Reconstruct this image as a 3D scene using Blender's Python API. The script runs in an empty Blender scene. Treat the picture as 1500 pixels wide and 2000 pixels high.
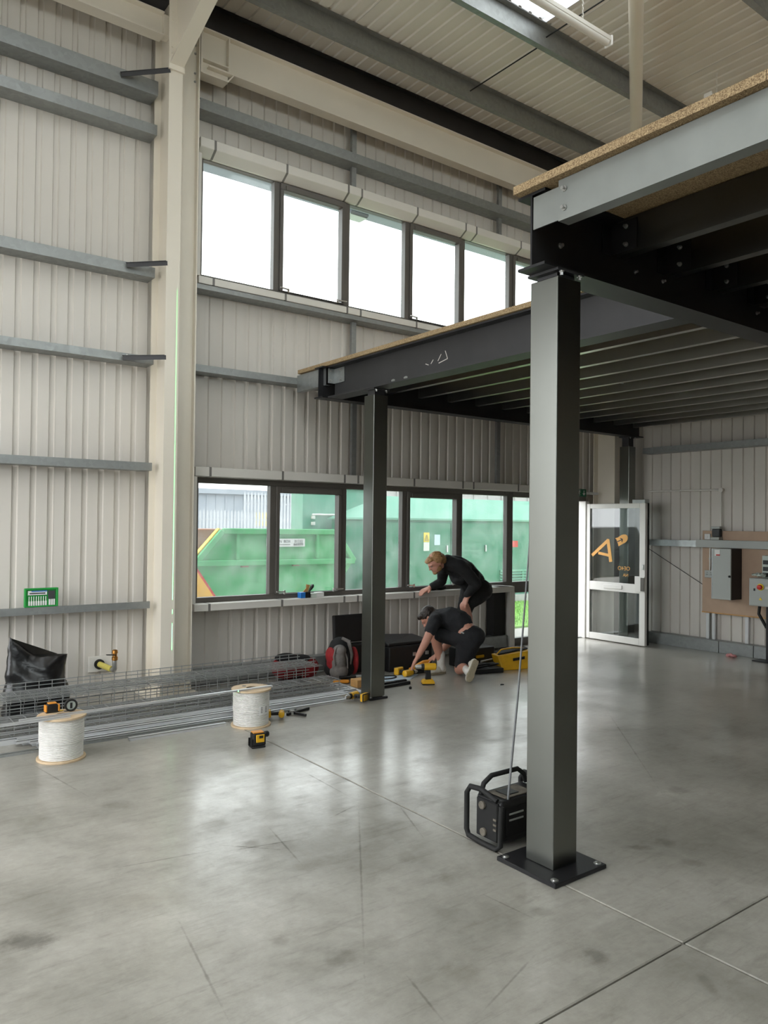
import bpy, bmesh, math, random
from mathutils import Vector, Matrix, noise
random.seed(7)
SC = bpy.context.scene
COL = SC.collection
R = math.radians

# ------------------------------------------------------------------ camera
cam_d = bpy.data.cameras.new('camera')
cam = bpy.data.objects.new('camera', cam_d)
COL.objects.link(cam)
SC.camera = cam
cam_d.sensor_fit = 'VERTICAL'
cam_d.sensor_height = 36.0
cam_d.lens = 36.0 * 1505 / 2000
cam_d.clip_start = 0.05
cam_d.clip_end = 300
yaw, pitch, roll = R(36.82), R(0.83), R(0.647)
fw = Vector((math.sin(yaw) * math.cos(pitch), math.cos(yaw) * math.cos(pitch), math.sin(pitch)))
rt = Vector((math.cos(yaw), -math.sin(yaw), 0))
up = rt.cross(fw)
r2 = rt * math.cos(roll) + up * math.sin(roll)
u2 = -rt * math.sin(roll) + up * math.cos(roll)
cam.matrix_world = Matrix(((r2.x, u2.x, -fw.x, 0), (r2.y, u2.y, -fw.y, 0), (r2.z, u2.z, -fw.z, 1.6), (0, 0, 0, 1)))

# ------------------------------------------------------------------ sky, exposure
world = bpy.data.worlds.new('overcast_sky')
SC.world = world
world.use_nodes = True
bg = world.node_tree.nodes['Background']
bg.inputs['Color'].default_value = (0.95, 0.975, 1.0, 1)
bg.inputs['Strength'].default_value = 4.0
SC.view_settings.view_transform = 'Standard'
SC.view_settings.look = 'None'
SC.view_settings.exposure = 0.5
SC.view_settings.gamma = 1.0
SC.view_settings.use_curve_mapping = False
SC.cycles.max_bounces = 8
SC.cycles.diffuse_bounces = 5
SC.cycles.glossy_bounces = 3
SC.cycles.transparent_max_bounces = 8
SC.cycles.use_adaptive_sampling = True
SC.cycles.adaptive_threshold = 0.04
SC.cycles.caustics_reflective = False
SC.cycles.caustics_refractive = False
SC.cycles.sample_clamp_indirect = 6.0

# ------------------------------------------------------------------ materials
def lin(c):
    return tuple(((x / 255) / 12.92 if x / 255 < 0.04045 else ((x / 255 + 0.055) / 1.055) ** 2.4) for x in c) + (1,)

MATS = {}
def mat(name, rgb, rough=0.6, metal=0.0, var=0.12, scale=6.0, bump=0.0, bscale=40.0, spec=0.5, coat=0.0):
    """plain procedural material: colour broken up by noise, optional fine relief"""
    m = bpy.data.materials.new(name)
    m.use_nodes = True
    nt = m.node_tree
    b = nt.nodes['Principled BSDF']
    tc = nt.nodes.new('ShaderNodeTexCoord')
    n = nt.nodes.new('ShaderNodeTexNoise')
    n.inputs['Scale'].default_value = scale
    n.inputs['Detail'].default_value = 5
    nt.links.new(tc.outputs['Object'], n.inputs['Vector'])
    rmp = nt.nodes.new('ShaderNodeValToRGB')
    c = lin(rgb)
    rmp.color_ramp.elements[0].position = 0.3
    rmp.color_ramp.elements[1].position = 0.7
    rmp.color_ramp.elements[0].color = tuple(x * (1 - var) for x in c[:3]) + (1,)
    rmp.color_ramp.elements[1].color = tuple(min(1, x * (1 + var)) for x in c[:3]) + (1,)
    nt.links.new(n.outputs['Fac'], rmp.inputs['Fac'])
    nt.links.new(rmp.outputs['Color'], b.inputs['Base Color'])
    b.inputs['Roughness'].default_value = rough
    b.inputs['Metallic'].default_value = metal
    b.inputs['Specular IOR Level'].default_value = spec
    b.inputs['Coat Weight'].default_value = coat
    if bump:
        n2 = nt.nodes.new('ShaderNodeTexNoise')
        n2.inputs['Scale'].default_value = bscale
        n2.inputs['Detail'].default_value = 4
        nt.links.new(tc.outputs['Object'], n2.inputs['Vector'])
        bp = nt.nodes.new('ShaderNodeBump')
        bp.inputs['Strength'].default_value = bump
        bp.inputs['Distance'].default_value = 0.01
        nt.links.new(n2.outputs['Fac'], bp.inputs['Height'])
        nt.links.new(bp.outputs['Normal'], b.inputs['Normal'])
    MATS[name] = m
    return m

def galv(name, rgb, rough=0.38, metal=0.8, var=0.25, scale=45):
    """galvanised zinc: voronoi spangle on metal"""
    m = mat(name, rgb, rough, metal, 0.1)
    nt = m.node_tree
    b = nt.nodes['Principled BSDF']
    tc = nt.nodes.new('ShaderNodeTexCoord')
    v = nt.nodes.new('ShaderNodeTexVoronoi')
    v.inputs['Scale'].default_value = scale
    nt.links.new(tc.outputs['Object'], v.inputs['Vector'])
    sep = nt.nodes.new('ShaderNodeSeparateColor')
    nt.links.new(v.outputs['Color'], sep.inputs['Color'])
    rm = nt.nodes.new('ShaderNodeValToRGB')
    c = lin(rgb)
    rm.color_ramp.elements[0].color = tuple(x * (1 - var) for x in c[:3]) + (1,)
    rm.color_ramp.elements[1].color = tuple(min(1, x * (1 + var)) for x in c[:3]) + (1,)
    nt.links.new(sep.outputs['Red'], rm.inputs['Fac'])
    nt.links.new(rm.outputs['Color'], b.inputs['Base Color'])
    mr = nt.nodes.new('ShaderNodeMapRange')
    mr.inputs['To Min'].default_value = rough - 0.08
    mr.inputs['To Max'].default_value = rough + 0.1
    nt.links.new(sep.outputs['Green'], mr.inputs['Value'])
    nt.links.new(mr.outputs['Result'], b.inputs['Roughness'])
    return m

mat('cladding', (212, 207, 199), 0.5, 0, 0.03, 1.5)
mat('roof_liner', (228, 224, 216), 0.55, 0, 0.03, 1.5)
galv('galv', (168, 172, 172), 0.36, 0.8, 0.07, 30)
galv('galv_rail', (150, 153, 152), 0.45, 0.65, 0.05, 30)
mat('galv_column', (124, 126, 121), 0.3, 1.0, 0.04, 2.5)
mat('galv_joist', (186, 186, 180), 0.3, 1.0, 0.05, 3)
mat('joist_shaded', (100, 100, 96), 0.3, 1.0, 0.05, 3)  # galvanised joist steel with the near bay's shade put into its colour
mat('galv_edge', (146, 150, 147), 0.42, 0.65, 0.08, 5)
mat('coupler_grey', (120, 118, 114), 0.5)
mat('joint_dark', (70, 68, 64), 0.9)
mat('rear_wall_dark', (96, 94, 90), 0.9, 0, 0.1, 3)  # unseen rear wall, kept dark to dim reflections in the near column
mat('galv_bright', (222, 224, 226), 0.38, 0.6, 0.05, 6)
mat('wire', (178, 180, 180), 0.32, 0.65, 0.1, 10)
mat('dark_steel', (62, 62, 64), 0.5, 0.3, 0.12, 3)
mat('black_steel', (40, 40, 42), 0.45, 0.4, 0.2, 4)
mat('cream_steel', (228, 221, 207), 0.45, 0, 0.03, 2)
mat('frame_dark', (94, 90, 85), 0.45, 0.0, 0.05, 3)
mat('white_trim', (220, 217, 210), 0.5, 0, 0.03, 3)
mat('white_alu', (228, 226, 222), 0.35, 0, 0.02, 3)
mat('chrome', (210, 210, 210), 0.2, 1.0, 0.03, 3)
mat('zinc_bolt', (190, 190, 188), 0.3, 0.9, 0.05, 20)
mat('black_plastic', (24, 24, 25), 0.45, 0, 0.2, 20)
mat('black_rubber', (18, 18, 18), 0.7, 0, 0.2, 20)
mat('yellow_plastic', (222, 170, 30), 0.4, 0, 0.06, 20)
mat('orange_plastic', (214, 140, 40), 0.45, 0, 0.06, 20)
mat('red_fabric', (140, 26, 30), 0.75, 0, 0.15, 30, 0.3, 200)
mat('grey_fabric', (112, 108, 104), 0.85, 0, 0.15, 30, 0.3, 200)
mat('black_fabric', (17, 17, 18), 0.85, 0, 0.2, 12, 0.4, 120)
mat('navy_fabric', (24, 25, 29), 0.85, 0, 0.2, 12, 0.4, 120)
mat('skin', (196, 142, 122), 0.5, 0, 0.06, 12)
mat('eye_white', (176, 166, 158), 0.3)
mat('hair_blond', (160, 122, 80), 0.5, 0, 0.3, 60, 0.6, 90)
mat('hair_dark', (42, 32, 26), 0.5, 0, 0.3, 60, 0.6, 90)
mat('white_sock', (216, 212, 206), 0.85, 0, 0.06, 30, 0.3, 150)
mat('shoe_canvas', (206, 202, 190), 0.7, 0, 0.06, 30)
mat('shoe_sole', (142, 132, 110), 0.7, 0, 0.1, 30, 0.4, 80)
mat('cable_white', (226, 224, 220), 0.4, 0, 0.03, 20)
mat('paper', (228, 228, 226), 0.7, 0, 0.02, 20)
mat('label_blue', (70, 120, 190), 0.5)
mat('blue_plastic', (40, 120, 200), 0.4)
mat('case_green', (30, 150, 62), 0.4, 0, 0.05)
mat('clear_plastic', (196, 206, 198), 0.3, 0, 0.05)
mat('yellow_pipe', (200, 186, 92), 0.5, 0, 0.1, 20)
mat('brass', (170, 120, 60), 0.35, 0.9, 0.1, 20)
mat('tan_wood', (196, 150, 92), 0.6, 0, 0.15, 12)
mat('mdf', (186, 160, 138), 0.75, 0, 0.05, 8)
mat('elec_grey', (172, 176, 172), 0.4, 0, 0.03, 3)
mat('red_plastic', (190, 36, 30), 0.4)
mat('yellow_label', (236, 204, 40), 0.5)
mat('sign_green', (10, 92, 60), 0.4)
mat('bin_liner', (16, 16, 17), 0.25, 0, 0.2, 10, 0.4, 14, 0.6)
mat('letter_gold', (226, 166, 84), 0.5, 0, 0.04)
mat('elec_dark', (60, 62, 64), 0.6)
mat('red_label', (206, 70, 64), 0.5)
mat('drum_wood', (204, 180, 148), 0.7, 0, 0.12, 14)
mat('drum_card', (150, 126, 96), 0.8)
mat('radio_dust', (104, 98, 88), 0.8, 0, 0.25, 30)
mat('aerial_grey', (120, 122, 124), 0.5)
mat('pink_litter', (214, 150, 150), 0.5, 0, 0.2, 60)
mat('sheet_blue', (196, 214, 232), 0.35, 0, 0.04, 4)
# outdoors
mat('skip_green', (76, 172, 108), 0.55, 0, 0.12, 4, 0.2, 10)
mat('skip_yellow', (236, 186, 70), 0.55, 0, 0.12, 4)
mat('rust_brown', (146, 106, 88), 0.85, 0, 0.3, 30, 0.5, 40)
mat('kiosk_roof', (92, 150, 128), 0.6, 0, 0.06, 5)
mat('kiosk_green', (52, 124, 98), 0.5, 0, 0.08, 5, 0.1, 20)
mat('container_green', (96, 156, 134), 0.55, 0, 0.08, 5)
mat('fence_steel', (176, 180, 186), 0.6, 0.2, 0.1, 5)
mat('far_cladding', (150, 158, 168), 0.7, 0, 0.05, 3)
mat('far_concrete', (160, 160, 158), 0.8, 0, 0.1, 6)
mat('cream_wall', (226, 220, 200), 0.8, 0, 0.05, 3)
mat('yard', (176, 172, 164), 0.85, 0, 0.1, 1.5, 0.2, 30)
mat('grass', (120, 176, 50), 0.8, 0, 0.3, 30, 0.8, 60)
mat('car_paint', (40, 44, 52), 0.25, 0.4, 0.05, 3)
mat('car_glass', (20, 22, 26), 0.1, 0, 0.02, 3)

def chipboard():
    m = mat('chipboard', (178, 140, 92), 0.8, 0, 0.1, 6, 0.5, 150)
    nt = m.node_tree
    b = nt.nodes['Principled BSDF']
    tc = nt.nodes.new('ShaderNodeTexCoord')
    v = nt.nodes.new('ShaderNodeTexVoronoi')
    v.inputs['Scale'].default_value = 260
    nt.links.new(tc.outputs['Object'], v.inputs['Vector'])
    sep = nt.nodes.new('ShaderNodeSeparateColor')
    nt.links.new(v.outputs['Color'], sep.inputs['Color'])
    rm = nt.nodes.new('ShaderNodeValToRGB')
    rm.color_ramp.elements[0].color = lin((118, 96, 68))
    rm.color_ramp.elements[1].color = lin((190, 166, 128))
    nt.links.new(sep.outputs['Red'], rm.inputs['Fac'])
    nt.links.new(rm.outputs['Color'], b.inputs['Base Color'])
chipboard()

def glass(name, haze, tint=(0.95, 0.98, 0.97), noise_haze=0.0, refl=1.0):
    """pane: clear transmission, fresnel reflection and a film of dirt that scatters light"""
    m = bpy.data.materials.new(name)
    m.use_nodes = True
    nt = m.node_tree
    for n in list(nt.nodes):
        nt.nodes.remove(n)
    out = nt.nodes.new('ShaderNodeOutputMaterial')
    tr = nt.nodes.new('ShaderNodeBsdfTransparent')
    tr.inputs['Color'].default_value = tint + (1,)
    gl = nt.nodes.new('ShaderNodeBsdfGlossy')
    gl.inputs['Roughness'].default_value = 0.02
    fr = nt.nodes.new('ShaderNodeFresnel')
    ge = nt.nodes.new('ShaderNodeNewGeometry')
    io = nt.nodes.new('ShaderNodeMapRange')
    io.inputs['To Min'].default_value = 1.5
    io.inputs['To Max'].default_value = 1 / 1.5
    nt.links.new(ge.outputs['Backfacing'], io.inputs['Value'])
    nt.links.new(io.outputs['Result'], fr.inputs['IOR'])
    mr = nt.nodes.new('ShaderNodeMath')
    mr.operation = 'MULTIPLY'
    mr.inputs[1].default_value = refl
    nt.links.new(fr.outputs['Fac'], mr.inputs[0])
    mx = nt.nodes.new('ShaderNodeMixShader')
    nt.links.new(mr.outputs['Value'], mx.inputs['Fac'])
    nt.links.new(tr.outputs['BSDF'], mx.inputs[1])
    nt.links.new(gl.outputs['BSDF'], mx.inputs[2])
    tl = nt.nodes.new('ShaderNodeBsdfTranslucent')
    tl.inputs['Color'].default_value = (0.9, 0.92, 0.92, 1)
    mx2 = nt.nodes.new('ShaderNodeMixShader')
    tc = nt.nodes.new('ShaderNodeTexCoord')
    nz = nt.nodes.new('ShaderNodeTexNoise')
    nz.inputs['Scale'].default_value = 5
    nz.inputs['Detail'].default_value = 8
    nt.links.new(tc.outputs['Object'], nz.inputs['Vector'])
    rg = nt.nodes.new('ShaderNodeMapRange')
    rg.inputs['From Min'].default_value = 0.3
    rg.inputs['From Max'].default_value = 0.7
    rg.inputs['To Min'].default_value = max(0, haze - noise_haze)
    rg.inputs['To Max'].default_value = haze + noise_haze
    nt.links.new(nz.outputs['Fac'], rg.inputs['Value'])
    nt.links.new(rg.outputs['Result'], mx2.inputs['Fac'])
    nt.links.new(mx.outputs['Shader'], mx2.inputs[1])
    nt.links.new(tl.outputs['BSDF'], mx2.inputs[2])
    nt.links.new(mx2.outputs['Shader'], out.inputs['Surface'])
    MATS[name] = m
glass('pane_glass', 0.045, tint=(0.74, 0.76, 0.75), noise_haze=0.03)
glass('pane_clear', 0.01, noise_haze=0.005)
glass('door_glass', 0.02, tint=(0.75, 0.78, 0.78), noise_haze=0.01, refl=2.0)

def rooflight_mat():
    m = bpy.data.materials.new('rooflight')
    m.use_nodes = True
    nt = m.node_tree
    for n in list(nt.nodes):
        nt.nodes.remove(n)
    out = nt.nodes.new('ShaderNodeOutputMaterial')
    tl = nt.nodes.new('ShaderNodeBsdfTranslucent')
    tl.inputs['Color'].default_value = (0.75, 0.77, 0.76, 1)
    df = nt.nodes.new('ShaderNodeBsdfDiffuse')
    df.inputs['Color'].default_value = (0.7, 0.7, 0.7, 1)
    mx = nt.nodes.new('ShaderNodeMixShader')
    tc = nt.nodes.new('ShaderNodeTexCoord')
    nz = nt.nodes.new('ShaderNodeTexNoise')
    nz.inputs['Scale'].default_value = 3
    nt.links.new(tc.outputs['Object'], nz.inputs['Vector'])
    rg = nt.nodes.new('ShaderNodeMapRange')
    rg.inputs['To Min'].default_value = 0.1
    rg.inputs['To Max'].default_value = 0.4
    nt.links.new(nz.outputs['Fac'], rg.inputs['Value'])
    nt.links.new(rg.outputs['Result'], mx.inputs['Fac'])
    nt.links.new(tl.outputs['BSDF'], mx.inputs[1])
    nt.links.new(df.outputs['BSDF'], mx.inputs[2])
    nt.links.new(mx.outputs['Shader'], out.inputs['Surface'])
    MATS['rooflight'] = m
rooflight_mat()

def concrete():
    m = bpy.data.materials.new('concrete')
    m.use_nodes = True
    nt = m.node_tree
    L = nt.links.new
    b = nt.nodes['Principled BSDF']
    tc = nt.nodes.new('ShaderNodeTexCoord')
    def nz(scale, detail=6, vec=None, dist=0.0, rough=0.5):
        n = nt.nodes.new('ShaderNodeTexNoise')
        n.inputs['Scale'].default_value = scale
        n.inputs['Detail'].default_value = detail
        n.inputs['Distortion'].default_value = dist
        n.inputs['Roughness'].default_value = rough
        L(vec or tc.outputs['Object'], n.inputs['Vector'])
        return n
    def ramp(src, p0, p1, c0, c1):
        r = nt.nodes.new('ShaderNodeValToRGB')
        r.color_ramp.elements[0].position = p0
        r.color_ramp.elements[1].position = p1
        r.color_ramp.elements[0].color = c0
        r.color_ramp.elements[1].color = c1
        L(src, r.inputs['Fac'])
        return r
    def mixc(kind, fac, a, c):
        x = nt.nodes.new('ShaderNodeMix')
        x.data_type = 'RGBA'
        x.blend_type = kind
        x.inputs[0].default_value = fac
        L(a, x.inputs[6])
        L(c, x.inputs[7])
        return x.outputs[2]
    base = ramp(nz(1.1, 9, dist=0.3, rough=0.6).outputs['Fac'], 0.3, 0.7, lin((140, 137, 129)), lin((188, 185, 176)))
    fine = ramp(nz(22, 9, dist=0.2, rough=0.75).outputs['Fac'], 0.25, 0.75, (0.85, 0.85, 0.84, 1), (1.1, 1.1, 1.1, 1))
    c = mixc('MULTIPLY', 1.0, base.outputs['Color'], fine.outputs['Color'])
    mott = ramp(nz(4.2, 8, dist=0.5, rough=0.65).outputs['Fac'], 0.3, 0.62, (0.80, 0.79, 0.77, 1), (1.04, 1.04, 1.04, 1))
    c = mixc('MULTIPLY', 0.8, c, mott.outputs['Color'])
    # blotchy stains
    st = ramp(nz(1.5, 7, dist=0.3, rough=0.6).outputs['Fac'], 0.27, 0.37, (0.68, 0.67, 0.65, 1), (1, 1, 1, 1))
    c = mixc('MULTIPLY', 0.55, c, st.outputs['Color'])
    # scuffs: fine stretched noise in several directions
    for ang, sc, k in ((20, (1.8, 5, 1), 0.55), (-38, (1.6, 6, 1), 0.55), (70, (3, 7, 1), 0.5), (118, (2.0, 26, 1), 0.5)):
        mp = nt.nodes.new('ShaderNodeMapping')
        mp.inputs['Rotation'].default_value = (0, 0, R(ang))
        mp.inputs['Scale'].default_value = sc
        L(tc.outputs['Object'], mp.inputs['Vector'])
        s = ramp(nz(1.4, 9, mp.outputs['Vector'], 0.2, 0.72).outputs['Fac'], 0.28, 0.46, (0.58, 0.57, 0.55, 1), (1, 1, 1, 1))
        c = mixc('MULTIPLY', k, c, s.outputs['Color'])
    # stains of their own shape: (x, y, half width, half length, tone), lying across the line of sight
    wob = nz(16, 7, rough=0.7)
    spots = [(0.695, 3.16, 0.108, 0.072, 0.55), (1.603, 2.372, 0.061, 0.061, 0.72), (2.376, 1.826, 0.046, 0.062, 0.6), (2.325, 2.898, 0.049, 0.069, 0.78), (2.353, 2.611, 0.06, 0.071, 0.8), (1.424, 4.364, 0.092, 0.071, 0.78), (3.339, 2.323, 0.072, 0.031, 0.62), (3.511, 2.278, 0.044, 0.058, 0.68), (3.403, 2.065, 0.059, 0.045, 0.72), (1.471, 2.603, 0.035, 0.037, 0.75), (4.265, 2.682, 0.075, 0.064, 0.75), (1.737, 3.794, 0.092, 0.11, 0.85), (2.459, 2.175, 0.056, 0.039, 0.7), (1.788, 3.458, 0.046, 0.061, 0.75), (1.147, 4.981, 0.099, 0.073, 0.82), (1.902, 2.038, 0.083, 0.064, 0.86), (1.897, 3.1, 0.072, 0.087, 0.85), (2.554, 1.493, 0.025, 0.068, 0.75), (5.107, 2.881, 0.143, 0.096, 0.85), (0.984, 4.427, 0.11, 0.099, 0.88), (3.103, 4.411, 0.215, 0.121, 0.88), (1.143, 3.219, 0.13, 0.079, 0.9)]
    marks = [((1.225, 3.005), (1.108, 2.265)), ((2.589, 3.675), (1.616, 2.243)), ((1.627, 3.463), (2.085, 3.362)), ((1.973, 3.644), (1.869, 3.055)), ((2.368, 2.429), (2.395, 2.144)), ((1.644, 3.56), (1.903, 3.303)), ((2.582, 4.363), (2.565, 3.692)), ((1.732, 2.161), (1.664, 1.864)), ((5.674, 4.297), (4.067, 2.64)), ((2.277, 3.517), (2.543, 3.608)), ((2.76, 3.556), (2.533, 3.007)), ((1.174, 5.604), (1.339, 4.551)), ((1.108, 3.595), (1.619, 3.504)), ((2.218, 1.973), (1.761, 1.825))]
    def mark(c, x, y, a, b_, ang, k, edge=0.5, wobk=1.6):
        mp = nt.nodes.new('ShaderNodeMapping')
        mp.vector_type = 'TEXTURE'
        mp.inputs['Location'].default_value = (x, y, 0)
        mp.inputs['Rotation'].default_value = (0, 0, ang)
        mp.inputs['Scale'].default_value = (a, b_, 1)
        L(tc.outputs['Object'], mp.inputs['Vector'])
        ln_ = nt.nodes.new('ShaderNodeVectorMath')
        ln_.operation = 'LENGTH'
        L(mp.outputs['Vector'], ln_.inputs[0])
        ad = nt.nodes.new('ShaderNodeMath')
        ad.operation = 'MULTIPLY_ADD'
        L(wob.outputs['Fac'], ad.inputs[0])
        ad.inputs[1].default_value = wobk
        L(ln_.outputs['Value'], ad.inputs[2])
        nm = nt.nodes.new('ShaderNodeMapRange')
        nm.inputs['From Min'].default_value = edge + wobk * 0.5 - 0.1
        nm.inputs['From Max'].default_value = 1.0 + wobk * 0.5
        L(ad.outputs['Value'], nm.inputs['Value'])
        r = ramp(nm.outputs['Result'], 0.0, 1.0, (k, k * 0.99, k * 0.97, 1), (1, 1, 1, 1))
        return mixc('MULTIPLY', 1.0, c, r.outputs['Color'])
    for x, y, a, b_, k in spots:
        c = mark(c, x, y, a * 1.2, b_ * 1.2, -R(36.8), k)
    for (xa, ya), (xb, yb) in marks:
        dx, dy = xb - xa, yb - ya
        c = mark(c, (xa + xb) / 2, (ya + yb) / 2, math.hypot(dx, dy) / 2, 0.007, math.atan2(dy, dx), 0.62, 0.3, 2.2)
    L(c, b.inputs['Base Color'])
    bw = nt.nodes.new('ShaderNodeRGBToBW')     # worn, darker patches are also duller
    L(c, bw.inputs['Color'])
    rr = nt.nodes.new('ShaderNodeMapRange')
    rr.inputs['From Min'].default_value = 0.12
    rr.inputs['From Max'].default_value = 0.48
    rr.inputs['To Min'].default_value = 0.6
    rr.inputs['To Max'].default_value = 0.4
    L(bw.outputs['Val'], rr.inputs['Value'])
    L(rr.outputs['Result'], b.inputs['Roughness'])
    b.inputs['Specular IOR Level'].default_value = 0.4
    cw_ = nt.nodes.new('ShaderNodeMapRange')   # power-floated surface sealer, worn through at the scuffs
    cw_.inputs['From Min'].default_value = 0.18
    cw_.inputs['From Max'].default_value = 0.40
    cw_.inputs['To Min'].default_value = 0.15
    cw_.inputs['To Max'].default_value = 1.0
    L(bw.outputs['Val'], cw_.inputs['Value'])
    L(cw_.outputs['Result'], b.inputs['Coat Weight'])
    b.inputs['Coat Roughness'].default_value = 0.2
    b.inputs['Coat IOR'].default_value = 1.6
    bp = nt.nodes.new('ShaderNodeBump')
    bp.inputs['Strength'].default_value = 0.10
    bp.inputs['Distance'].default_value = 0.01
    L(nz(16, 8, dist=0.3, rough=0.7).outputs['Fac'], bp.inputs['Height'])
    L(bp.outputs['Normal'], b.inputs['Normal'])
    MATS['concrete'] = m
concrete()

# ------------------------------------------------------------------ builders
WLOC = {}
class MB:
    """collects shapes; build() links them as one mesh object"""
    def __init__(self):
        self.v, self.f, self.mi, self.cur = [], [], [], 0
    def _add(self, vs, fs):
        o = len(self.v)
        self.v += [tuple(p) for p in vs]
        self.f += [tuple(i + o for i in f) for f in fs]
        self.mi += [self.cur] * len(fs)
        return self
    def box(self, x0, x1, y0, y1, z0, z1):
        vs = [(x, y, z) for z in (z0, z1) for y in (y0, y1) for x in (x0, x1)]
        return self._add(vs, [(0, 2, 3, 1), (4, 5, 7, 6), (0, 1, 5, 4), (2, 6, 7, 3), (0, 4, 6, 2), (1, 3, 7, 5)])
    def obox(self, c, s, rot):
        m = rot.to_matrix() if hasattr(rot, 'to_matrix') else rot
        vs = [Vector(c) + m @ Vector((x * s[0] / 2, y * s[1] / 2, z * s[2] / 2)) for z in (-1, 1) for y in (-1, 1) for x in (-1, 1)]
        return self._add(vs, [(0, 2, 3, 1), (4, 5, 7, 6), (0, 1, 5, 4), (2, 6, 7, 3), (0, 4, 6, 2), (1, 3, 7, 5)])
    def bar(self, p0, p1, w, h, upv=(0, 0, 1)):
        p0, p1 = Vector(p0), Vector(p1)
        d = (p1 - p0).normalized()
        s = d.cross(Vector(upv))
        s = s.normalized() if s.length > 1e-6 else Vector((1, 0, 0))
        t = s.cross(d)
        vs = [p + s * a * w / 2 + t * b * h / 2 for p in (p0, p1) for a, b in ((-1, -1), (1, -1), (1, 1), (-1, 1))]
        return self._add(vs, [(3, 2, 1, 0), (4, 5, 6, 7), (0, 1, 5, 4), (1, 2, 6, 5), (2, 3, 7, 6), (3, 0, 4, 7)])
    def cyl(self, p0, p1, r0, r1=None, n=12):
        return self.tube([p0, p1], [r0, r0 if r1 is None else r1], n)
    def tube(self, pts, r, n=8, closed=False):
        pts = [Vector(p) for p in pts]
        if not isinstance(r, (list, tuple)):
            r = [r] * len(pts)
        vs, fs = [], []
        ref = None
        N = len(pts)
        for i, p in enumerate(pts):
            a = pts[i - 1] if (i > 0 or closed) else p
            b = pts[(i + 1) % N] if (i < N - 1 or closed) else p
            d = (b - a).normalized()
            if ref is None:
                ref = Vector((0, 0, 1)) if abs(d.z) < 0.9 else Vector((1, 0, 0))
            s = d.cross(ref).normalized()
            ref = s.cross(d).normalized()
            for k in range(n):
                t = 2 * math.pi * k / n
                vs.append(p + (s * math.cos(t) + ref * math.sin(t)) * r[i])
        for i in range(N if closed else N - 1):
            j = (i + 1) % N
            for k in range(n):
                k2 = (k + 1) % n
                fs.append((i * n + k, i * n + k2, j * n + k2, j * n + k))
        if not closed:
            fs.append(tuple(range(n - 1, -1, -1)))
            fs.append(tuple((N - 1) * n + k for k in range(n)))
        return self._add(vs, fs)
    def lathe(self, prof, c=(0, 0, 0), n=24, axis='z', cap=True):
        vs, fs = [], []
        for r, z in prof:
            for k in range(n):
                t = 2 * math.pi * k / n
                a, b = r * math.cos(t), r * math.sin(t)
                p = {'z': (a, b, z), 'x': (z, a, b), 'y': (b, z, a)}[axis]
                vs.append((p[0] + c[0], p[1] + c[1], p[2] + c[2]))
        m = len(prof)
        for i in range(m - 1):
            for k in range(n):
                k2 = (k + 1) % n
                fs.append((i * n + k, i * n + k2, (i + 1) * n + k2, (i + 1) * n + k))
        if cap:
            fs.append(tuple(range(n - 1, -1, -1)))
            fs.append(tuple((m - 1) * n + k for k in range(n)))
        return self._add(vs, fs)
    def prism(self, poly, vec):
        """poly: planar 3D loop, extruded by vec"""
        n = len(poly)
        poly = [Vector(p) for p in poly]
        vs = poly + [p + Vector(vec) for p in poly]
        fs = [tuple(range(n - 1, -1, -1)), tuple(range(n, 2 * n))]
        fs += [(i, (i + 1) % n, n + (i + 1) % n, n + i) for i in range(n)]
        return self._add(vs, fs)
    def quad(self, a, b, c, d):
        return self._add([a, b, c, d], [(0, 1, 2, 3)])
    def ball(self, c, r, nu=12, nv=8, s=(1, 1, 1)):
        vs, fs = [], []
        for i in range(nv + 1):
            th = math.pi * i / nv
            for k in range(nu):
                t = 2 * math.pi * k / nu
                vs.append((c[0] + r * s[0] * math.sin(th) * math.cos(t), c[1] + r * s[1] * math.sin(th) * math.sin(t), c[2] + r * s[2] * math.cos(th)))
        for i in range(nv):
            for k in range(nu):
                k2 = (k + 1) % nu
                fs.append((i * nu + k, (i + 1) * nu + k, (i + 1) * nu + k2, i * nu + k2))
        return self._add(vs, fs)
    def build(self, name, m, parent=None, smooth=False, bevel=0.0, seg=1):
        me = bpy.data.meshes.new(name)
        vs = self.v
        if parent is not None and parent.name in WLOC:
            l = WLOC[parent.name]
            vs = [(a - l[0], b - l[1], c - l[2]) for a, b, c in vs]
        me.from_pydata(vs, [], self.f)
        bm = bmesh.new()
        bm.from_mesh(me)
        bmesh.ops.recalc_face_normals(bm, faces=bm.faces)
        bm.to_mesh(me)
        bm.free()
        for x in (m if isinstance(m, (list, tuple)) else [m]):
            me.materials.append(MATS[x])
        if max(self.mi, default=0) > 0:
            for p, k in zip(me.polygons, self.mi):
                p.material_index = k
        if smooth:
            for p in me.polygons:
                p.use_smooth = True
            me.set_sharp_from_angle(angle=R(40))
        o = bpy.data.objects.new(name, me)
        COL.objects.link(o)
        if parent is not None:
            o.parent = parent
            if parent.name in WLOC:
                WLOC[o.name] = WLOC[parent.name]
        if bevel:
            b = o.modifiers.new('bevel', 'BEVEL')
            b.width = bevel
            b.segments = seg
            b.limit_method = 'ANGLE'
            b.angle_limit = R(40)
        return o

def tag(o, label, cat=None, group=None, kind=None):
    o['label'] = label
    if cat:
        o['category'] = cat
    if group:
        o['group'] = group
    if kind:
        o['kind'] = kind
    return o

def thing(name, label, cat, loc=(0, 0, 0), group=None, kind=None, world=True, rotz=0.0):
    """Empty at the thing's base. world=True: its parts are given in room coordinates"""
    o = bpy.data.objects.new(name, None)
    COL.objects.link(o)
    o.location = loc
    o.rotation_euler = (0, 0, rotz)
    o.empty_display_size = 0.1
    if world:
        WLOC[o.name] = tuple(loc)
    return tag(o, label, cat, group, kind)

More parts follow.
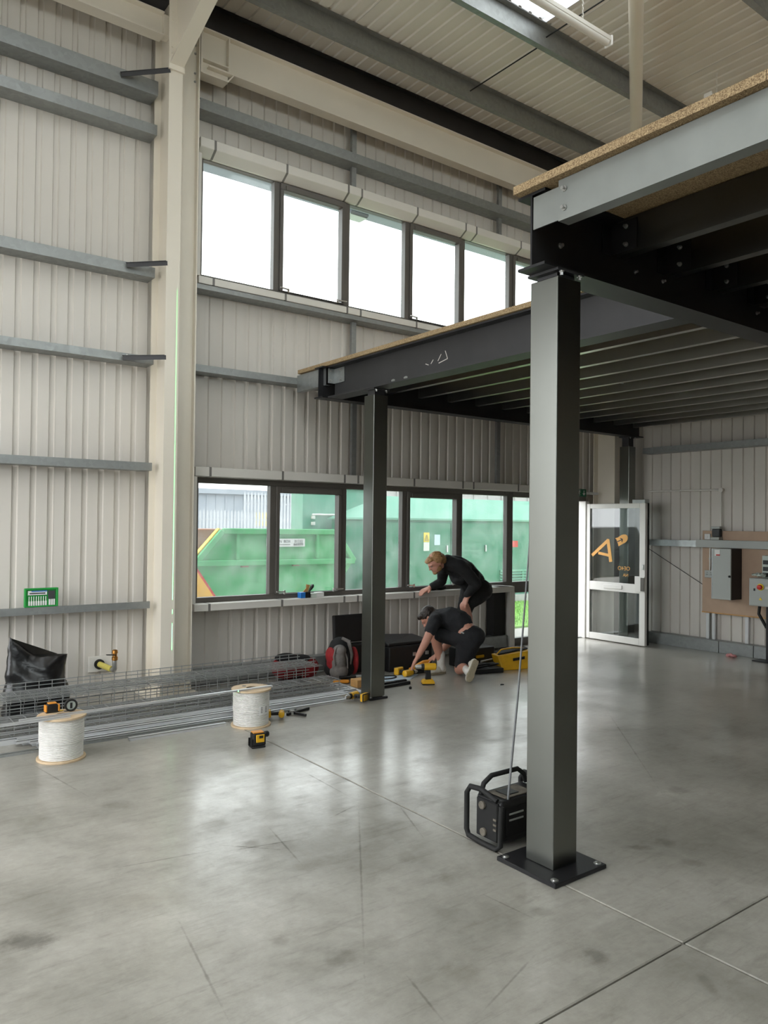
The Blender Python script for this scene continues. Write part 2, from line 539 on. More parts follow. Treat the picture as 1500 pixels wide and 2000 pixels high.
def clone(o, parent=None, loc=None, rotz=None):
    c = o.copy()
    COL.objects.link(c)
    if parent is not None:
        c.parent = parent
    if loc is not None:
        c.location = loc
    if rotz is not None:
        c.rotation_euler = (0, 0, rotz)
    for ch in [x for x in bpy.data.objects if x.parent == o]:
        clone(ch, c)
    return c

def ibeam(mb, axis, a, b, c1, c2, depth, width, tf=0.012, tw=0.009, ddir=1):
    """I section along axis from a to b. axis x: c1=y,c2=z ; y: c1=x,c2=z ; z: c1=x,c2=y (depth in y)"""
    d, w = depth / 2, width / 2
    if axis == 'x':
        mb.box(a, b, c1 - w, c1 + w, c2 + d - tf, c2 + d).box(a, b, c1 - w, c1 + w, c2 - d, c2 - d + tf).box(a, b, c1 - tw / 2, c1 + tw / 2, c2 - d + tf, c2 + d - tf)
    elif axis == 'y':
        mb.box(c1 - w, c1 + w, a, b, c2 + d - tf, c2 + d).box(c1 - w, c1 + w, a, b, c2 - d, c2 - d + tf).box(c1 - tw / 2, c1 + tw / 2, a, b, c2 - d + tf, c2 + d - tf)
    else:
        mb.box(c1 - w, c1 + w, c2 - d, c2 - d + tf, a, b).box(c1 - w, c1 + w, c2 + d - tf, c2 + d, a, b).box(c1 - tw / 2, c1 + tw / 2, c2 - d + tf, c2 + d - tf, a, b)
    return mb

def bolt(parent, p, axis, r=0.009, h=0.012, m='zinc_bolt'):
    a = Vector(p)
    d = Vector(axis).normalized()
    mb = MB().cyl(a, a + d * h * 0.3, r * 1.5, n=10)
    mb.cyl(a + d * h * 0.3, a + d * h, r, n=6)
    return mb.build('bolt', m, parent)

def blob(name, shapes, m, parent=None, voxel=0.008, smooth=4, disp=0.0, dscale=8.0, seed=0.0):
    """continuous rounded surface: tapered limbs (p0,r0,p1,r1) and ellipsoids (c,(rx,ry,rz)[,euler]) fused by a voxel remesh"""
    bm = bmesh.new()
    for s in shapes:
        if len(s) == 4 and not isinstance(s[1], (tuple, list)):
            p0, r0, p1, r1 = Vector(s[0]), s[1], Vector(s[2]), s[3]
            d = p1 - p0
            q = d.to_track_quat('Z', 'Y').to_matrix().to_4x4()
            bmesh.ops.create_cone(bm, cap_ends=True, segments=16, radius1=r0, radius2=r1, depth=d.length, matrix=Matrix.Translation((p0 + p1) / 2) @ q)
            bmesh.ops.create_icosphere(bm, subdivisions=2, radius=r0, matrix=Matrix.Translation(p0))
            bmesh.ops.create_icosphere(bm, subdivisions=2, radius=r1, matrix=Matrix.Translation(p1))
        else:
            c, rad = Vector(s[0]), s[1]
            e = s[2].to_matrix().to_4x4() if len(s) > 2 else Matrix.Identity(4)
            bmesh.ops.create_icosphere(bm, subdivisions=3, radius=1.0, matrix=Matrix.Translation(c) @ e @ Matrix.Diagonal((rad[0], rad[1], rad[2], 1)))
    me = bpy.data.meshes.new(name)
    bm.to_mesh(me)
    bm.free()
    o = bpy.data.objects.new(name, me)
    COL.objects.link(o)
    rm = o.modifiers.new('r', 'REMESH')
    rm.mode = 'VOXEL'
    rm.voxel_size = voxel
    if smooth:
        sm = o.modifiers.new('s', 'SMOOTH')
        sm.factor = 0.5
        sm.iterations = smooth
    dg = bpy.context.evaluated_depsgraph_get()
    me2 = bpy.data.meshes.new_from_object(o.evaluated_get(dg))
    o.modifiers.clear()
    o.data = me2
    bpy.data.meshes.remove(me)
    me2.name = name
    l = Vector(WLOC.get(parent.name, (0, 0, 0))) if parent is not None else Vector((0, 0, 0))
    if disp:
        nn = [v.normal.copy() for v in me2.vertices]
        for v, n in zip(me2.vertices, nn):
            p = v.co * dscale + Vector((seed, seed * 2, 0))
            v.co += n * disp * (noise.noise(p) + 0.5 * noise.noise(p * 2.3))
    for v in me2.vertices:
        v.co -= l
    for p in me2.polygons:
        p.use_smooth = True
    me2.materials.clear()
    me2.materials.append(MATS[m])
    if parent is not None:
        o.parent = parent
        if parent.name in WLOC:
            WLOC[o.name] = WLOC[parent.name]
    return o

def text(name, body, size, m, parent, mtx, depth=0.0006):
    cu = bpy.data.curves.new(name, 'FONT')
    cu.body = body
    cu.size = size
    cu.extrude = depth
    cu.align_x = 'CENTER'
    cu.align_y = 'CENTER'
    tmp = bpy.data.objects.new(name, cu)
    COL.objects.link(tmp)
    me = bpy.data.meshes.new_from_object(tmp.evaluated_get(bpy.context.evaluated_depsgraph_get()))
    bpy.data.objects.remove(tmp)
    o = bpy.data.objects.new(name, me)
    COL.objects.link(o)
    me.materials.clear()
    me.materials.append(MATS[m])
    l = WLOC.get(parent.name, (0, 0, 0))
    o.parent = parent
    o.matrix_basis = Matrix.Translation(Vector(mtx.translation) - Vector(l)) @ mtx.to_3x3().to_4x4()
    return o

# ================================================================== SETTING
# ---- floor: four slabs parted by saw-cut joints
XW, XE, YN, YS, ZR = -2.6, 9.45, 7.2, -8.0, 6.65
floor = MB().box(XW, XE, YS, YN + 0.2, -0.2, -0.03).build('floor', 'joint_dark')
tag(floor, 'grey polished concrete floor with saw-cut joints', 'floor', kind='structure')
for xa, xb in ((XW, 2.725), (2.725, XE)):
    for ya, yb in ((YS, 1.69), (1.69, YN + 0.02)):
        MB().box(xa + 0.004, xb - 0.004, ya + 0.004, yb - 0.004, -0.03, 0.0).build('concrete_slab', 'concrete', floor, bevel=0.004)

# ---- ribbed liner cladding
PITCH, RD = 0.145, 0.017
def clad(parent, u0, u1, z0, z1, plane, axis='x', out=1, name='cladding_sheet', m='cladding', sheet=6):
    """sheets of six ribs each, their own objects. axis 'x': wall in XZ at y=plane; 'y': wall in YZ at x=plane; 'r': roof in XY at z=plane (z0,z1 = y range)"""
    prof = [(0.0, 0.0), (0.092, 0.0), (0.100, RD), (0.137, RD)]
    W = PITCH * sheet
    k = math.floor(u0 / W)
    while k * W < u1 - 1e-6:
        a, b = max(u0, k * W), min(u1, (k + 1) * W)
        if b - a > 0.02:
            us = [(a, None)]
            for i in range(sheet + 1):
                for du, dd in prof:
                    u = k * W + i * PITCH + du
                    if a < u < b:
                        us.append((u, dd))
            us.append((b, None))
            def depth(u):
                t = (u - k * W) % PITCH
                if t <= 0.092: return 0.0
                if t < 0.100: return RD * (t - 0.092) / 0.008
                if t <= 0.137: return RD
                return RD * (PITCH - t) / 0.008
            pts = [(u, depth(u) if d is None else d) for u, d in us]
            # overlap step at the sheet's seam
            pts = [(u, d - (0.0025 if k % 2 else 0.0)) for u, d in pts]
            vs, fs = [], []
            for u, d in pts:
                for w in (z0, z1):
                    q = plane + out * d
                    vs.append((u, q, w) if axis == 'x' else (q, u, w) if axis == 'y' else (u, w, q))
            for i in range(len(pts) - 1):
                fs.append((2 * i, 2 * i + 1, 2 * i + 3, 2 * i + 2))
            mb = MB()
            mb._add(vs, fs)
            mb.build(name, m, parent)
        k += 1

wall_back = MB().box(XW, XE + 0.2, YN + 0.05, YN + 0.11, -0.2, -0.01).build('wall_back', 'cladding')
tag(wall_back, 'pale ribbed metal cladding of the long window wall', 'wall', kind='structure')
clad(wall_back, XW, 3.0, 0, ZR, YN)
clad(wall_back, 3.0, 7.36, 0, 0.80, YN)
clad(wall_back, 3.0, 8.95, 2.03, 3.96, YN)
clad(wall_back, 3.0, 8.28, 5.21, ZR, YN)
clad(wall_back, 8.28, 8.95, 3.96, ZR, YN)
clad(wall_back, 8.95, XE, 0, ZR, YN)
# outer skin of the wall (shuts the light out behind the liner)
sk = MB()
for a, b, c, d in ((XW - .1, 3.0, -.2, ZR + .3), (3.0, 7.36, -.2, .80), (3.0, 8.95, 2.03, 3.96), (3.0, 8.28, 5.21, ZR + .3), (8.28, 8.95, 3.96, ZR + .3), (8.95, XE + .2, -.2, ZR + .3)):
    sk.box(a, b, YN + 0.045, YN + 0.11, c, d)
sk.build('outer_panel', 'far_cladding', wall_back)

wall_right = MB().box(XE + 0.05, XE + 0.11, YS, YN + 0.04, -0.2, ZR + 0.3).build('wall_right', 'cladding')
tag(wall_right, 'ribbed end wall carrying the electrical board', 'wall', kind='structure')
clad(wall_right, YS, YN, 0, ZR, XE, 'y', 1)

# unseen left gable and rear wall; doorway and rear glazing added for the light
wl = MB()
OPEN_Y0, OPEN_Y1, OPEN_Z = 2.0, 6.9, 4.0  # opening sized to brighten the near column's left face
for a, b, c, d in ((YS, OPEN_Y0, 0, ZR + .3), (OPEN_Y1, YN + 0.04, 0, ZR + .3), (OPEN_Y0, OPEN_Y1, OPEN_Z, ZR + .3)):
    wl.box(XW - 0.1, XW, a, b, c, d)
wall_left = wl.build('wall_left', 'cladding')
tag(wall_left, 'gable wall with the open loading doorway', 'wall', kind='structure')
wf = MB()
for a, b, c, d in ((XW - .1, XE + .1, 0, 3.5), (XW - .1, XE + .1, 6.2, ZR + .3), (XW - .1, XW + .3, 3.5, 6.2), (XE - .4, XE + .1, 3.5, 6.2)):
    wf.box(a, b, YS - 0.1, YS - 0.002, c, d)
for k in range(1, 8):
    x = XW + 0.3 + k * (XE - XW - 0.7) / 8
    wf.box(x - 0.05, x + 0.05, YS - 0.08, YS - 0.01, 3.5, 6.2)
wall_front = wf.build('wall_front', 'rear_wall_dark')
tag(wall_front, 'rear wall facing the windows', 'wall', kind='structure')
for k in range(8):  # unseen glazing added to light the window wall from the front
    x = XW + 0.3 + k * (XE - XW - 0.7) / 8
    MB().box(x + 0.05, x + (XE - XW - 0.7) / 8 - 0.05, YS - 0.05, YS - 0.045, 3.5, 6.2).build('pane', 'pane_clear', wall_front)

# ---- roof
ceiling = MB().box(XW, XE, YS, YS + 0.02, ZR + 0.06, ZR + 0.12).build('ceiling', 'roof_liner')
tag(ceiling, 'flat ribbed roof lining with rooflights', 'roof', kind='structure')
RL = [(-2.1, -1.1), (-0.5, 0.5), (1.1, 2.1), (4.87, 5.86)]  # only the last is in view; the rest are added for light
xs = [XW] + [v for r in RL for v in r] + [XE]
for a, b in zip(xs[0::2], xs[1::2]):
    clad(ceiling, a, b, YS, YN + 0.05, ZR, 'r', 1, 'roof_sheet', 'roof_liner')
    MB().box(a, b, YS, YN + 0.1, ZR + 0.05, ZR + 0.1).build('outer_roof_panel', 'far_cladding', ceiling)
for a, b in RL:
    for ya, yb, lit in ((YS, -5.0, 0), (-5.0, 5.2, 1), (5.2, YN + 0.05, 0)):
        if lit:
            clad(ceiling, a, b, ya, yb, ZR + 0.004, 'r', 1, 'rooflight_sheet', 'rooflight')
        else:
            clad(ceiling, a, b, ya, yb, ZR, 'r', 1, 'roof_sheet', 'roof_liner')
            MB().box(a, b, ya, yb, ZR + 0.05, ZR + 0.1).build('outer_roof_panel', 'far_cladding', ceiling)

# ---- windows
FY0, FY1, GY = 7.115, 7.19, 7.165
def ribbon(name, label, x0, n, z0, z1, gz0, gz1, oz0, oz1, end=None, gm='pane_glass'):
    w = MB()
    x1 = x0 + 1.745 * n if end is None else end
    w.box(x0, x1, FY0, FY1, z0, gz0).box(x0, x1, FY0, FY1, gz1, z1)
    edges = []
    k = 0
    while True:
        a = x0 + 0.06 + 1.745 * k
        if a + 0.3 > x1: break
        edges.append(('f', a, a + 0.79))
        if a + 0.895 + 0.7 < x1:
            edges.append(('o', a + 0.895, a + 1.63))
        k += 1
    # fixed frame members between the lights
    prev = x0
    for kind, a, b in edges:
        w.box(prev, a if kind == 'f' else a - 0.04, FY0, FY1, gz0, gz1)
        prev = b if kind == 'f' else b + 0.04
    w.box(prev, x1, FY0, FY1, gz0, gz1)
    o = w.build(name, 'frame_dark', bevel=0.003)
    tag(o, label, 'window', kind='structure')
    for kind, a, b in edges:
        if kind == 'f':
            MB().box(a, b, GY, GY + 0.006, gz0, gz1).build('pane', gm, o)
        else:
            s = MB()
            s.box(a - 0.04, b + 0.04, FY0 - 0.02, FY1 - 0.01, gz0, oz0).box(a - 0.04, b + 0.04, FY0 - 0.02, FY1 - 0.01, oz1, gz1)
            s.box(a - 0.04, a, FY0 - 0.02, FY1 - 0.01, oz0, oz1).box(b, b + 0.04, FY0 - 0.02, FY1 - 0.01, oz0, oz1)
            so = s.build('sash', 'frame_dark', o, bevel=0.003)
            MB().box(a, b, GY, GY + 0.006, oz0, oz1).build('pane', gm, so)
            MB().box(a + 0.02, b - 0.0, FY0 - 0.032, FY0 - 0.02, oz1 + 0.004, oz1 + 0.05).build('vent', 'frame_dark', so, bevel=0.002)
            for hx, sgn in ((a + 0.06, 1), (b - 0.06, -1)):
                h = MB().box(hx - 0.012, hx + 0.012, FY0 - 0.035, FY0 - 0.02, gz0 - 0.005, gz0 + 0.035)
                h.bar((hx, FY0 - 0.042, gz0 + 0.02), (hx - sgn * 0.11, FY0 - 0.05, gz0 + 0.026), 0.014, 0.014)
                h.build('handle', 'chrome', so, bevel=0.002)
    return o
window_1 = ribbon('window_1', 'upper ribbon of dark framed windows above the mezzanine', 3.0, 3, 3.965, 5.215, 4.022, 5.16, 4.03, 5.09, gm='pane_clear')
window_2 = ribbon('window_2', 'lower ribbon of dark framed windows at sill height', 3.0, 3, 0.80, 2.03, 0.85, 1.975, 0.845, 1.905, end=7.385)

# side light beside the door, door frame
sl = MB()
for a, b, c, d in ((7.385, 7.45, 0.0, 2.03), (7.88, 7.96, 0.0, 2.03), (7.45, 7.88, 1.965, 2.03), (7.45, 7.88, 0.70, 0.845), (7.45, 7.88, 0.0, 0.10)):
    sl.box(a, b, FY0, FY1, c, d)
window_3 = tag(sl.build('window_3', 'frame_dark', bevel=0.003), 'full height glazed side panel between the windows and the door', 'window', kind='structure')
MB().box(7.45, 7.88, GY, GY + 0.006, 0.845, 1.965).build('pane', 'pane_glass', window_3)
MB().box(7.45, 7.88, GY, GY + 0.006, 0.10, 0.70).build('pane', 'pane_glass', window_3)
df = MB().box(7.96, 8.95, FY0, FY1, 1.945, 2.03)
door_frame = tag(df.build('trim_1', 'frame_dark', bevel=0.003), 'dark door head across the open doorway', 'door frame', kind='structure')
MB().box(8.87, 8.95, 7.06, FY1, 0.0, 1.945).build('jamb', 'white_alu', door_frame, bevel=0.004)
MB().box(7.96, 8.87, FY0, FY1 + 0.05, -0.005, 0.012).build('threshold', 'galv', door_frame)
MB().box(7.4, 9.1, 7.02, 7.1, 2.04, 2.075).build('head_channel', 'galv_bright', door_frame)

# ---- door leaf, open at right angles into the room
door_1 = MB()
DX0, DX1 = 8.875, 8.925
DYa, DYb, DZa, DZb = 6.085, 7.04, 0.012, 1.905
for a, b, c, d in ((DYa, DYa + 0.09, DZa, DZb), (DYb - 0.055, DYb, DZa, DZb), (DYa + 0.09, DYb - 0.055, DZb - 0.065, DZb), (DYa + 0.09, DYb - 0.055, 0.70, 0.82), (DYa + 0.09, DYb - 0.055, DZa, 0.10)):
    door_1.box(DX0, DX1, a, b, c, d)
door_1 = tag(door_1.build('door_1', 'white_alu', bevel=0.004), 'white aluminium glazed door standing open against the end wall', 'door', kind='structure')
MB().box(8.897, 8.903, DYa + 0.09, DYb - 0.055, 0.82, DZb - 0.065).build('pane', 'door_glass', door_1)
MB().box(8.897, 8.903, DYa + 0.09, DYb - 0.055, 0.10, 0.70).build('pane', 'door_glass', door_1)
MB().box(DX0 - 0.012, DX0, 6.44, 6.74, 0.735, 0.79).build('letter_plate', 'white_alu', door_1, bevel=0.004)
MB().box(DX0 - 0.01, DX0, DYa + 0.005, DYa + 0.155, 0.72, 0.93).build('lock_case', 'white_alu', door_1, bevel=0.003)
MB().box(DX0 - 0.02, DX0 - 0.01, DYa, DYa + 0.06, 0.735, 0.915).build('pull_handle', 'frame_dark', door_1, bevel=0.004)
MB().box(DX0 - 0.012, DX0, DYa + 0.015, DYa + 0.04, 1.02, 1.09).build('key_cylinder', 'chrome', door_1, bevel=0.003)
MB().box(DX0 - 0.01, DX1 + 0.04, DYa, DYa + 0.2, DZb, DZb + 0.05).build('door_closer', 'galv', door_1, bevel=0.005)
MB().box(DX1, DX1 + 0.03, DYa - 0.005, DYa + 0.02, 0.02, DZb).build('edge_seal', 'black_rubber', door_1)

# lettering on the door glass (mirrored seen from inside)
def stroke(mb, a, b, w):
    d = Vector((0, b[0] - a[0], b[1] - a[1])).normalized()
    n = Vector((1, 0, 0)).cross(d) * w / 2
    A, B = Vector((8.8935, a[0], a[1])) - d * w / 3, Vector((8.8935, b[0], b[1])) + d * w / 3
    mb.prism([A + n, B + n, B - n, A - n], (0.003, 0, 0))
LETTER_A = [((6.694, 1.395), (6.95, 1.187), 0.045), ((6.69, 1.395), (6.645, 1.118), 0.05), ((6.84, 1.216), (6.66, 1.188), 0.038)]
LETTER_P = [(6.575, 1.428), (6.53, 1.44), (6.478, 1.472), (6.44, 1.484), (6.404, 1.483), (6.38, 1.468), (6.371, 1.442), (6.374, 1.415), (6.387, 1.393), (6.415, 1.37), (6.444, 1.357), (6.518, 1.32), (6.526, 1.355), (6.545, 1.385), (6.55, 1.41)]
LETTER_ARROW = [((6.545, 1.378), (6.455, 1.415), 0.012), ((6.485, 1.43), (6.455, 1.416), 0.012), ((6.462, 1.385), (6.455, 1.412), 0.012)]
ltr = MB()
for i_, (a, b, w) in enumerate(LETTER_A):
    n0 = len(ltr.v)
    stroke(ltr, a, b, w)
    for q_ in range(n0, len(ltr.v)):
        ltr.v[q_] = (ltr.v[q_][0] - 0.0008 * i_, ltr.v[q_][1], ltr.v[q_][2])
ltr.build('letter', 'letter_gold', door_1)
lp = MB()
lp.prism([(8.8935, y, z) for y, z in LETTER_P], (0.003, 0, 0))
lp.build('letter', 'letter_gold', door_1)
la = MB()
for a, b, w in LETTER_ARROW:
    stroke(la, a, b, w)
for i in range(len(la.v)):
    la.v[i] = (la.v[i][0] - 0.0035, la.v[i][1], la.v[i][2])
la.build('arrow_mark', 'dark_steel', door_1)
TXM = Matrix(((0, 0, 1, 0), (1, 0, 0, 0), (0, 1, 0, 0), (0, 0, 0, 1)))  # reads mirrored from the room
for body, size, y, z in (('OE4O', 0.075, 6.43, 1.02), ('NA', 0.06, 6.40, 0.93)):
    mt = TXM.copy()
    mt.translation = (8.8935, y, z)
    text('lettering', body, size, 'letter_gold', door_1, mt)

# ---- trims round the windows: short lengths with dark couplers between
def trim(name, label, poly, x0, x1, cuts, m='white_trim'):
    """poly: (y,z) section"""
    xs = [x0] + cuts + [x1]
    o = None
    for a, b in zip(xs[:-1], xs[1:]):
        mb = MB().prism([(a + 0.006, y, z) for y, z in poly], (b - a - 0.012, 0, 0))
        if o is None:
            o = tag(mb.build(name, m, bevel=0.004), label, 'trim', kind='structure')
        else:
            mb.build('trim_length', m, o, bevel=0.004)
    cy = sum(p[0] for p in poly) / len(poly)
    cz = sum(p[1] for p in poly) / len(poly)
    for c in cuts:
        MB().prism([(c - 0.012, cy + (y - cy) * 1.01, cz + (z - cz) * 1.01) for y, z in poly], (0.024, 0, 0)).build('coupler', 'coupler_grey', o)
    return o
def cuts(x0, x1):
    out, k = [], 0
    while True:
        for d in (0.15, 0.95, 1.72):
            x = x0 + d + 1.75 * k
            if x > x1 - 0.1: return out
            out.append(x)
        k += 1
trim('trim_2', 'pale boxed trim along the head of the upper windows', [(6.99, 5.315), (7.13, 5.315), (7.13, 5.165), (7.085, 5.165), (6.99, 5.225)], 2.97, 8.3, cuts(2.98, 8.3))
trim('trim_3', 'pale boxed sill below the upper windows', [(6.99, 3.965), (7.13, 3.965), (7.13, 3.895), (6.99, 3.895)], 2.97, 8.3, cuts(2.98, 8.3))
trim('trim_4', 'pale boxed trim along the head of the lower windows', [(7.0, 2.125), (7.13, 2.125), (7.13, 2.035), (7.0, 2.035)], 2.97, 8.0, cuts(2.98, 8.0))
trim('trim_5', 'pale window sill board the man leans on', [(6.98, 0.80), (7.13, 0.80), (7.13, 0.73), (6.98, 0.73)], 2.97, 7.36, cuts(2.98, 7.36))
MBx = MB().box(7.30, 7.37, 6.985, 7.19, 0.0, 0.728).box(7.28, 7.30, 6.985, 7.0, 0.0, 0.728)
tag(MBx.build('trim_6', 'white_trim', bevel=0.003), 'white end post closing the low wall under the sill', 'trim', kind='structure')
tag(MB().box(7.06, 7.27, 7.06, 7.19, 0.03, 0.72).build('trim_7', 'black_rubber'), 'black lining strip inside the low wall by its end post', 'trim', kind='structure')  # dark panel stands in for the darkness of a gap here
# window side reveals
for i, (z0, z1) in enumerate(((3.97, 5.16), (0.81, 2.03))):
    tag(MB().box(2.965, 2.995, 7.0, 7.19, z0, z1).build('trim_%d' % (8 + i), 'white_trim'), 'pale reveal at the left end of the %s windows' % ('upper', 'lower')[i], 'trim', kind='structure')
# skirtings
def skirting(name, label, pts):
    o = None
    for bx in pts:
        mb = MB().box(*bx)
        if o is None:
            o = tag(mb.build(name, 'galv_rail', bevel=0.003), label, 'skirting', kind='structure')
        else:
            mb.build('skirting_length', 'galv_rail', o, bevel=0.003)
skirting('baseboard_right', 'galvanised base channel along the foot of the end wall', [(9.30, 9.44, a, b - 0.006, 0.0, 0.15) for a, b in ((2.2, 3.9), (3.9, 4.85), (4.85, 5.3), (5.3, 6.35))])
skirting('baseboard_back', 'galvanised base plate along the foot of the window wall', [(a, b - 0.006, 7.02, 7.15, 0.02, 0.17) for a, b in ((2.95, 4.6), (4.6, 6.2), (6.2, 7.275))])

# ================================================================== STEEL FRAME
# ---- cream portal column with its haunched rafter
CX, CYF, CYB = 2.626, 6.75, 7.12
pc = thing('portal_column', 'tall cream steel column standing left of the windows', 'column', (CX, 6.93, 0))
mb = MB()
ibeam(mb, 'z', 0.02, 6.42, CX, (CYF + CYB) / 2, CYB - CYF, 0.128, 0.012, 0.009)
mb.build('column_section', 'cream_steel', pc)
MB().box(CX + 0.006, 2.896, 6.930, 6.940, 0.02, 6.30).box(2.896, 2.908, 6.87, 7.0, 0.02, 6.30).build('side_tee', 'cream_steel', pc)
MB().box(CX - 0.16, 2.93, 6.70, 7.15, 0.0, 0.02).build('base_plate', 'cream_steel', pc)
for z in (5.78, 5.86, 6.05, 6.13, 6.25):
    bolt(pc, (2.882, 6.93, z), (0, -1, 0), 0.008)
rf = thing('portal_rafter', 'cream haunched rafter rising from the column head', 'rafter', (CX, 6.75, 5.75))
K = math.tan(R(18.2))
y1 = 4.75
mb = MB()
mb.prism([(CX - 0.0045, 6.748, 5.76), (CX - 0.0045, y1, 5.76 + K * (6.748 - y1)), (CX - 0.0045, y1, 6.43), (CX - 0.0045, 6.748, 6.43)], (0.009, 0, 0))
mb.build('haunch_web', 'cream_steel', rf)
MB().prism([(CX - 0.064, 6.748, 5.742), (CX - 0.064, y1, 5.742 + K * (6.748 - y1)), (CX - 0.064, y1, 5.758 + K * (6.748 - y1)), (CX - 0.064, 6.748, 5.758)], (0.128, 0, 0)).build('haunch_flange', 'cream_steel', rf)
MB().box(CX - 0.064, CX + 0.064, -7.9, 6.748, 6.43, 6.442).build('top_flange', 'cream_steel', rf)
MB().box(CX - 0.0045, CX + 0.0045, -7.9, y1, 6.11, 6.43).build('rafter_web', 'cream_steel', rf)
MB().box(CX - 0.064, CX + 0.064, -7.9, y1 + 0.02, 6.10, 6.112).build('bottom_flange', 'cream_steel', rf)
MB().box(CX - 0.075, CX + 0.075, 6.728, 6.748, 5.70, 6.43).build('end_plate', 'cream_steel', rf)
for z in (5.84, 5.90, 6.15, 6.22):
    for s in (-1, 1):
        bolt(rf, (CX + s * 0.048, 6.728, z), (0, -1, 0), 0.008, m='cream_steel')
# ---- eaves beams
eb = thing('eaves_beam', 'deep cream eaves beam running above the upper windows', 'beam', (2.92, 6.935, 5.9))
mb = MB()
ibeam(mb, 'x', 3.0, XE - 0.1, 6.935, 6.125, 0.36, 0.13, 0.014, 0.01)
mb.build('beam_section', 'cream_steel', eb)
MB().box(2.912, 2.932, 6.865, 7.005, 5.86, 6.32).build('end_plate', 'cream_steel', eb)
mb = MB().prism([(2.932, 6.87, 5.86), (3.20, 6.87, 5.86), (3.26, 6.87, 5.945), (3.26, 6.87, 5.957), (3.19, 6.87, 5.874), (2.932, 6.87, 5.874)], (0, 0.13, 0))
mb.box(2.932, 3.22, 6.93, 6.94, 5.874, 5.95)
mb.build('haunch', 'cream_steel', eb)
MB().box(3.20, 3.212, 6.872, 6.93, 5.957, 6.29).box(2.932, 3.2, 6.872, 6.93, 6.0, 6.012).build('stiffener', 'cream_steel', eb)
MB().box(2.932, 3.0, 6.93, 6.94, 5.95, 6.30).box(2.932, 3.0, 6.87, 7.0, 6.291, 6.305).build('beam_end', 'cream_steel', eb)
eb2 = thing('eaves_beam', 'cream eaves beam running left from the column head', 'beam', (XW, 6.935, 6.06))
mb = MB()
ibeam(mb, 'x', XW, 2.55, 6.92, 6.17, 0.22, 0.13, 0.012, 0.01)
mb.box(2.55, 2.612, 6.87, 6.97, 6.075, 6.265)
mb.build('beam_section', 'cream_steel', eb2)

# ---- wall rails: zed sections, web flat, lipped inner flange upright
def rail(label, x0, x1, z0, z1, y=7.0, m='galv_rail'):
    mb = MB().box(x0, x1, y, y + 0.004, z0, z1).box(x0, x1, y + 0.004, 7.196, z0, z0 + 0.004)
    mb.box(x0, x1, y + 0.004, y + 0.022, z1 - 0.004, z1)
    o = mb.build('wall_rail', m)
    return tag(o, label, 'wall rail', 'galvanised wall rails')
rail('galvanised wall rail left of the column carrying the green case', XW, 2.55, 0.79, 0.853)
rail('galvanised wall rail left of the column, second from the floor', XW, 2.55, 2.062, 2.135)
rail('galvanised wall rail left of the column, third from the floor', XW, 2.55, 3.048, 3.118)
rail('galvanised wall rail left of the column, fourth from the floor', XW, 2.55, 3.855, 3.95)
rail('galvanised wall rail left of the column, second below the roof', XW, 2.55, 5.19, 5.285, 7.0)
rail('galvanised wall rail left of the column, highest under the roof', XW, 2.55, 5.555, 5.69, 6.99)
rail('galvanised wall rail between the two window ribbons', 2.965, 8.9, 3.042, 3.11)
rail('galvanised wall rail just below the upper window sill', 2.965, 8.3, 3.845, 3.89, 7.0)
rail('galvanised wall rail above the upper windows', 2.965, XE - 0.01, 5.58, 5.685, 6.99)
# vertical ties between the rails
for lab, x, z0, z1 in (('thin galvanised tie above the upper windows, nearer the column', 4.83, 5.32, 5.575), ('thin galvanised tie above the upper windows, nearer the mezzanine', 7.13, 5.32, 5.575),
                       ('thin galvanised tie over the upper rail, nearer the column', 4.83, 5.69, 6.4), ('thin galvanised tie over the upper rail, nearer the mezzanine', 7.13, 5.69, 6.4),
                       ('thin galvanised tie below the upper sill', 4.855, 3.115, 3.84),
                       ('dark wall tie behind the slim mezzanine column', 4.875, 2.13, 3.04), ('dark wall tie left of the front mezzanine column', 7.14, 2.13, 3.04)):
    mb = MB().box(x - 0.03, x + 0.03, 7.08, 7.084, z0, z1).box(x - 0.03, x - 0.026, 7.084, 7.12, z0, z1).box(x + 0.026, x + 0.03, 7.084, 7.12, z0, z1)
    tag(mb.build('wall_tie', 'galv_rail'), lab, 'wall tie', 'vertical ties on the window wall')
# stays from the rails to the column
for lab, x, z, dz in (('dark angle stay from highest left rail to column', 2.20, 5.64, 0.07), ('grey angle stay from fourth left rail to column', 2.28, 3.93, 0.02), ('dark angle stay from third left rail to column', 2.26, 3.085, 0.01)):
    mb = MB().bar((x, 6.985, z), (2.57, 6.765, z + dz), 0.05, 0.005).bar((x, 6.985 - 0.02, z - 0.02), (2.57, 6.745, z + dz - 0.02), 0.005, 0.04)
    o = tag(mb.build('stay', 'dark_steel'), lab, 'stay', 'stays on the cream column')
    bolt(o, (x + 0.03, 6.96, z + 0.004), (0, 0, 1), 0.008)

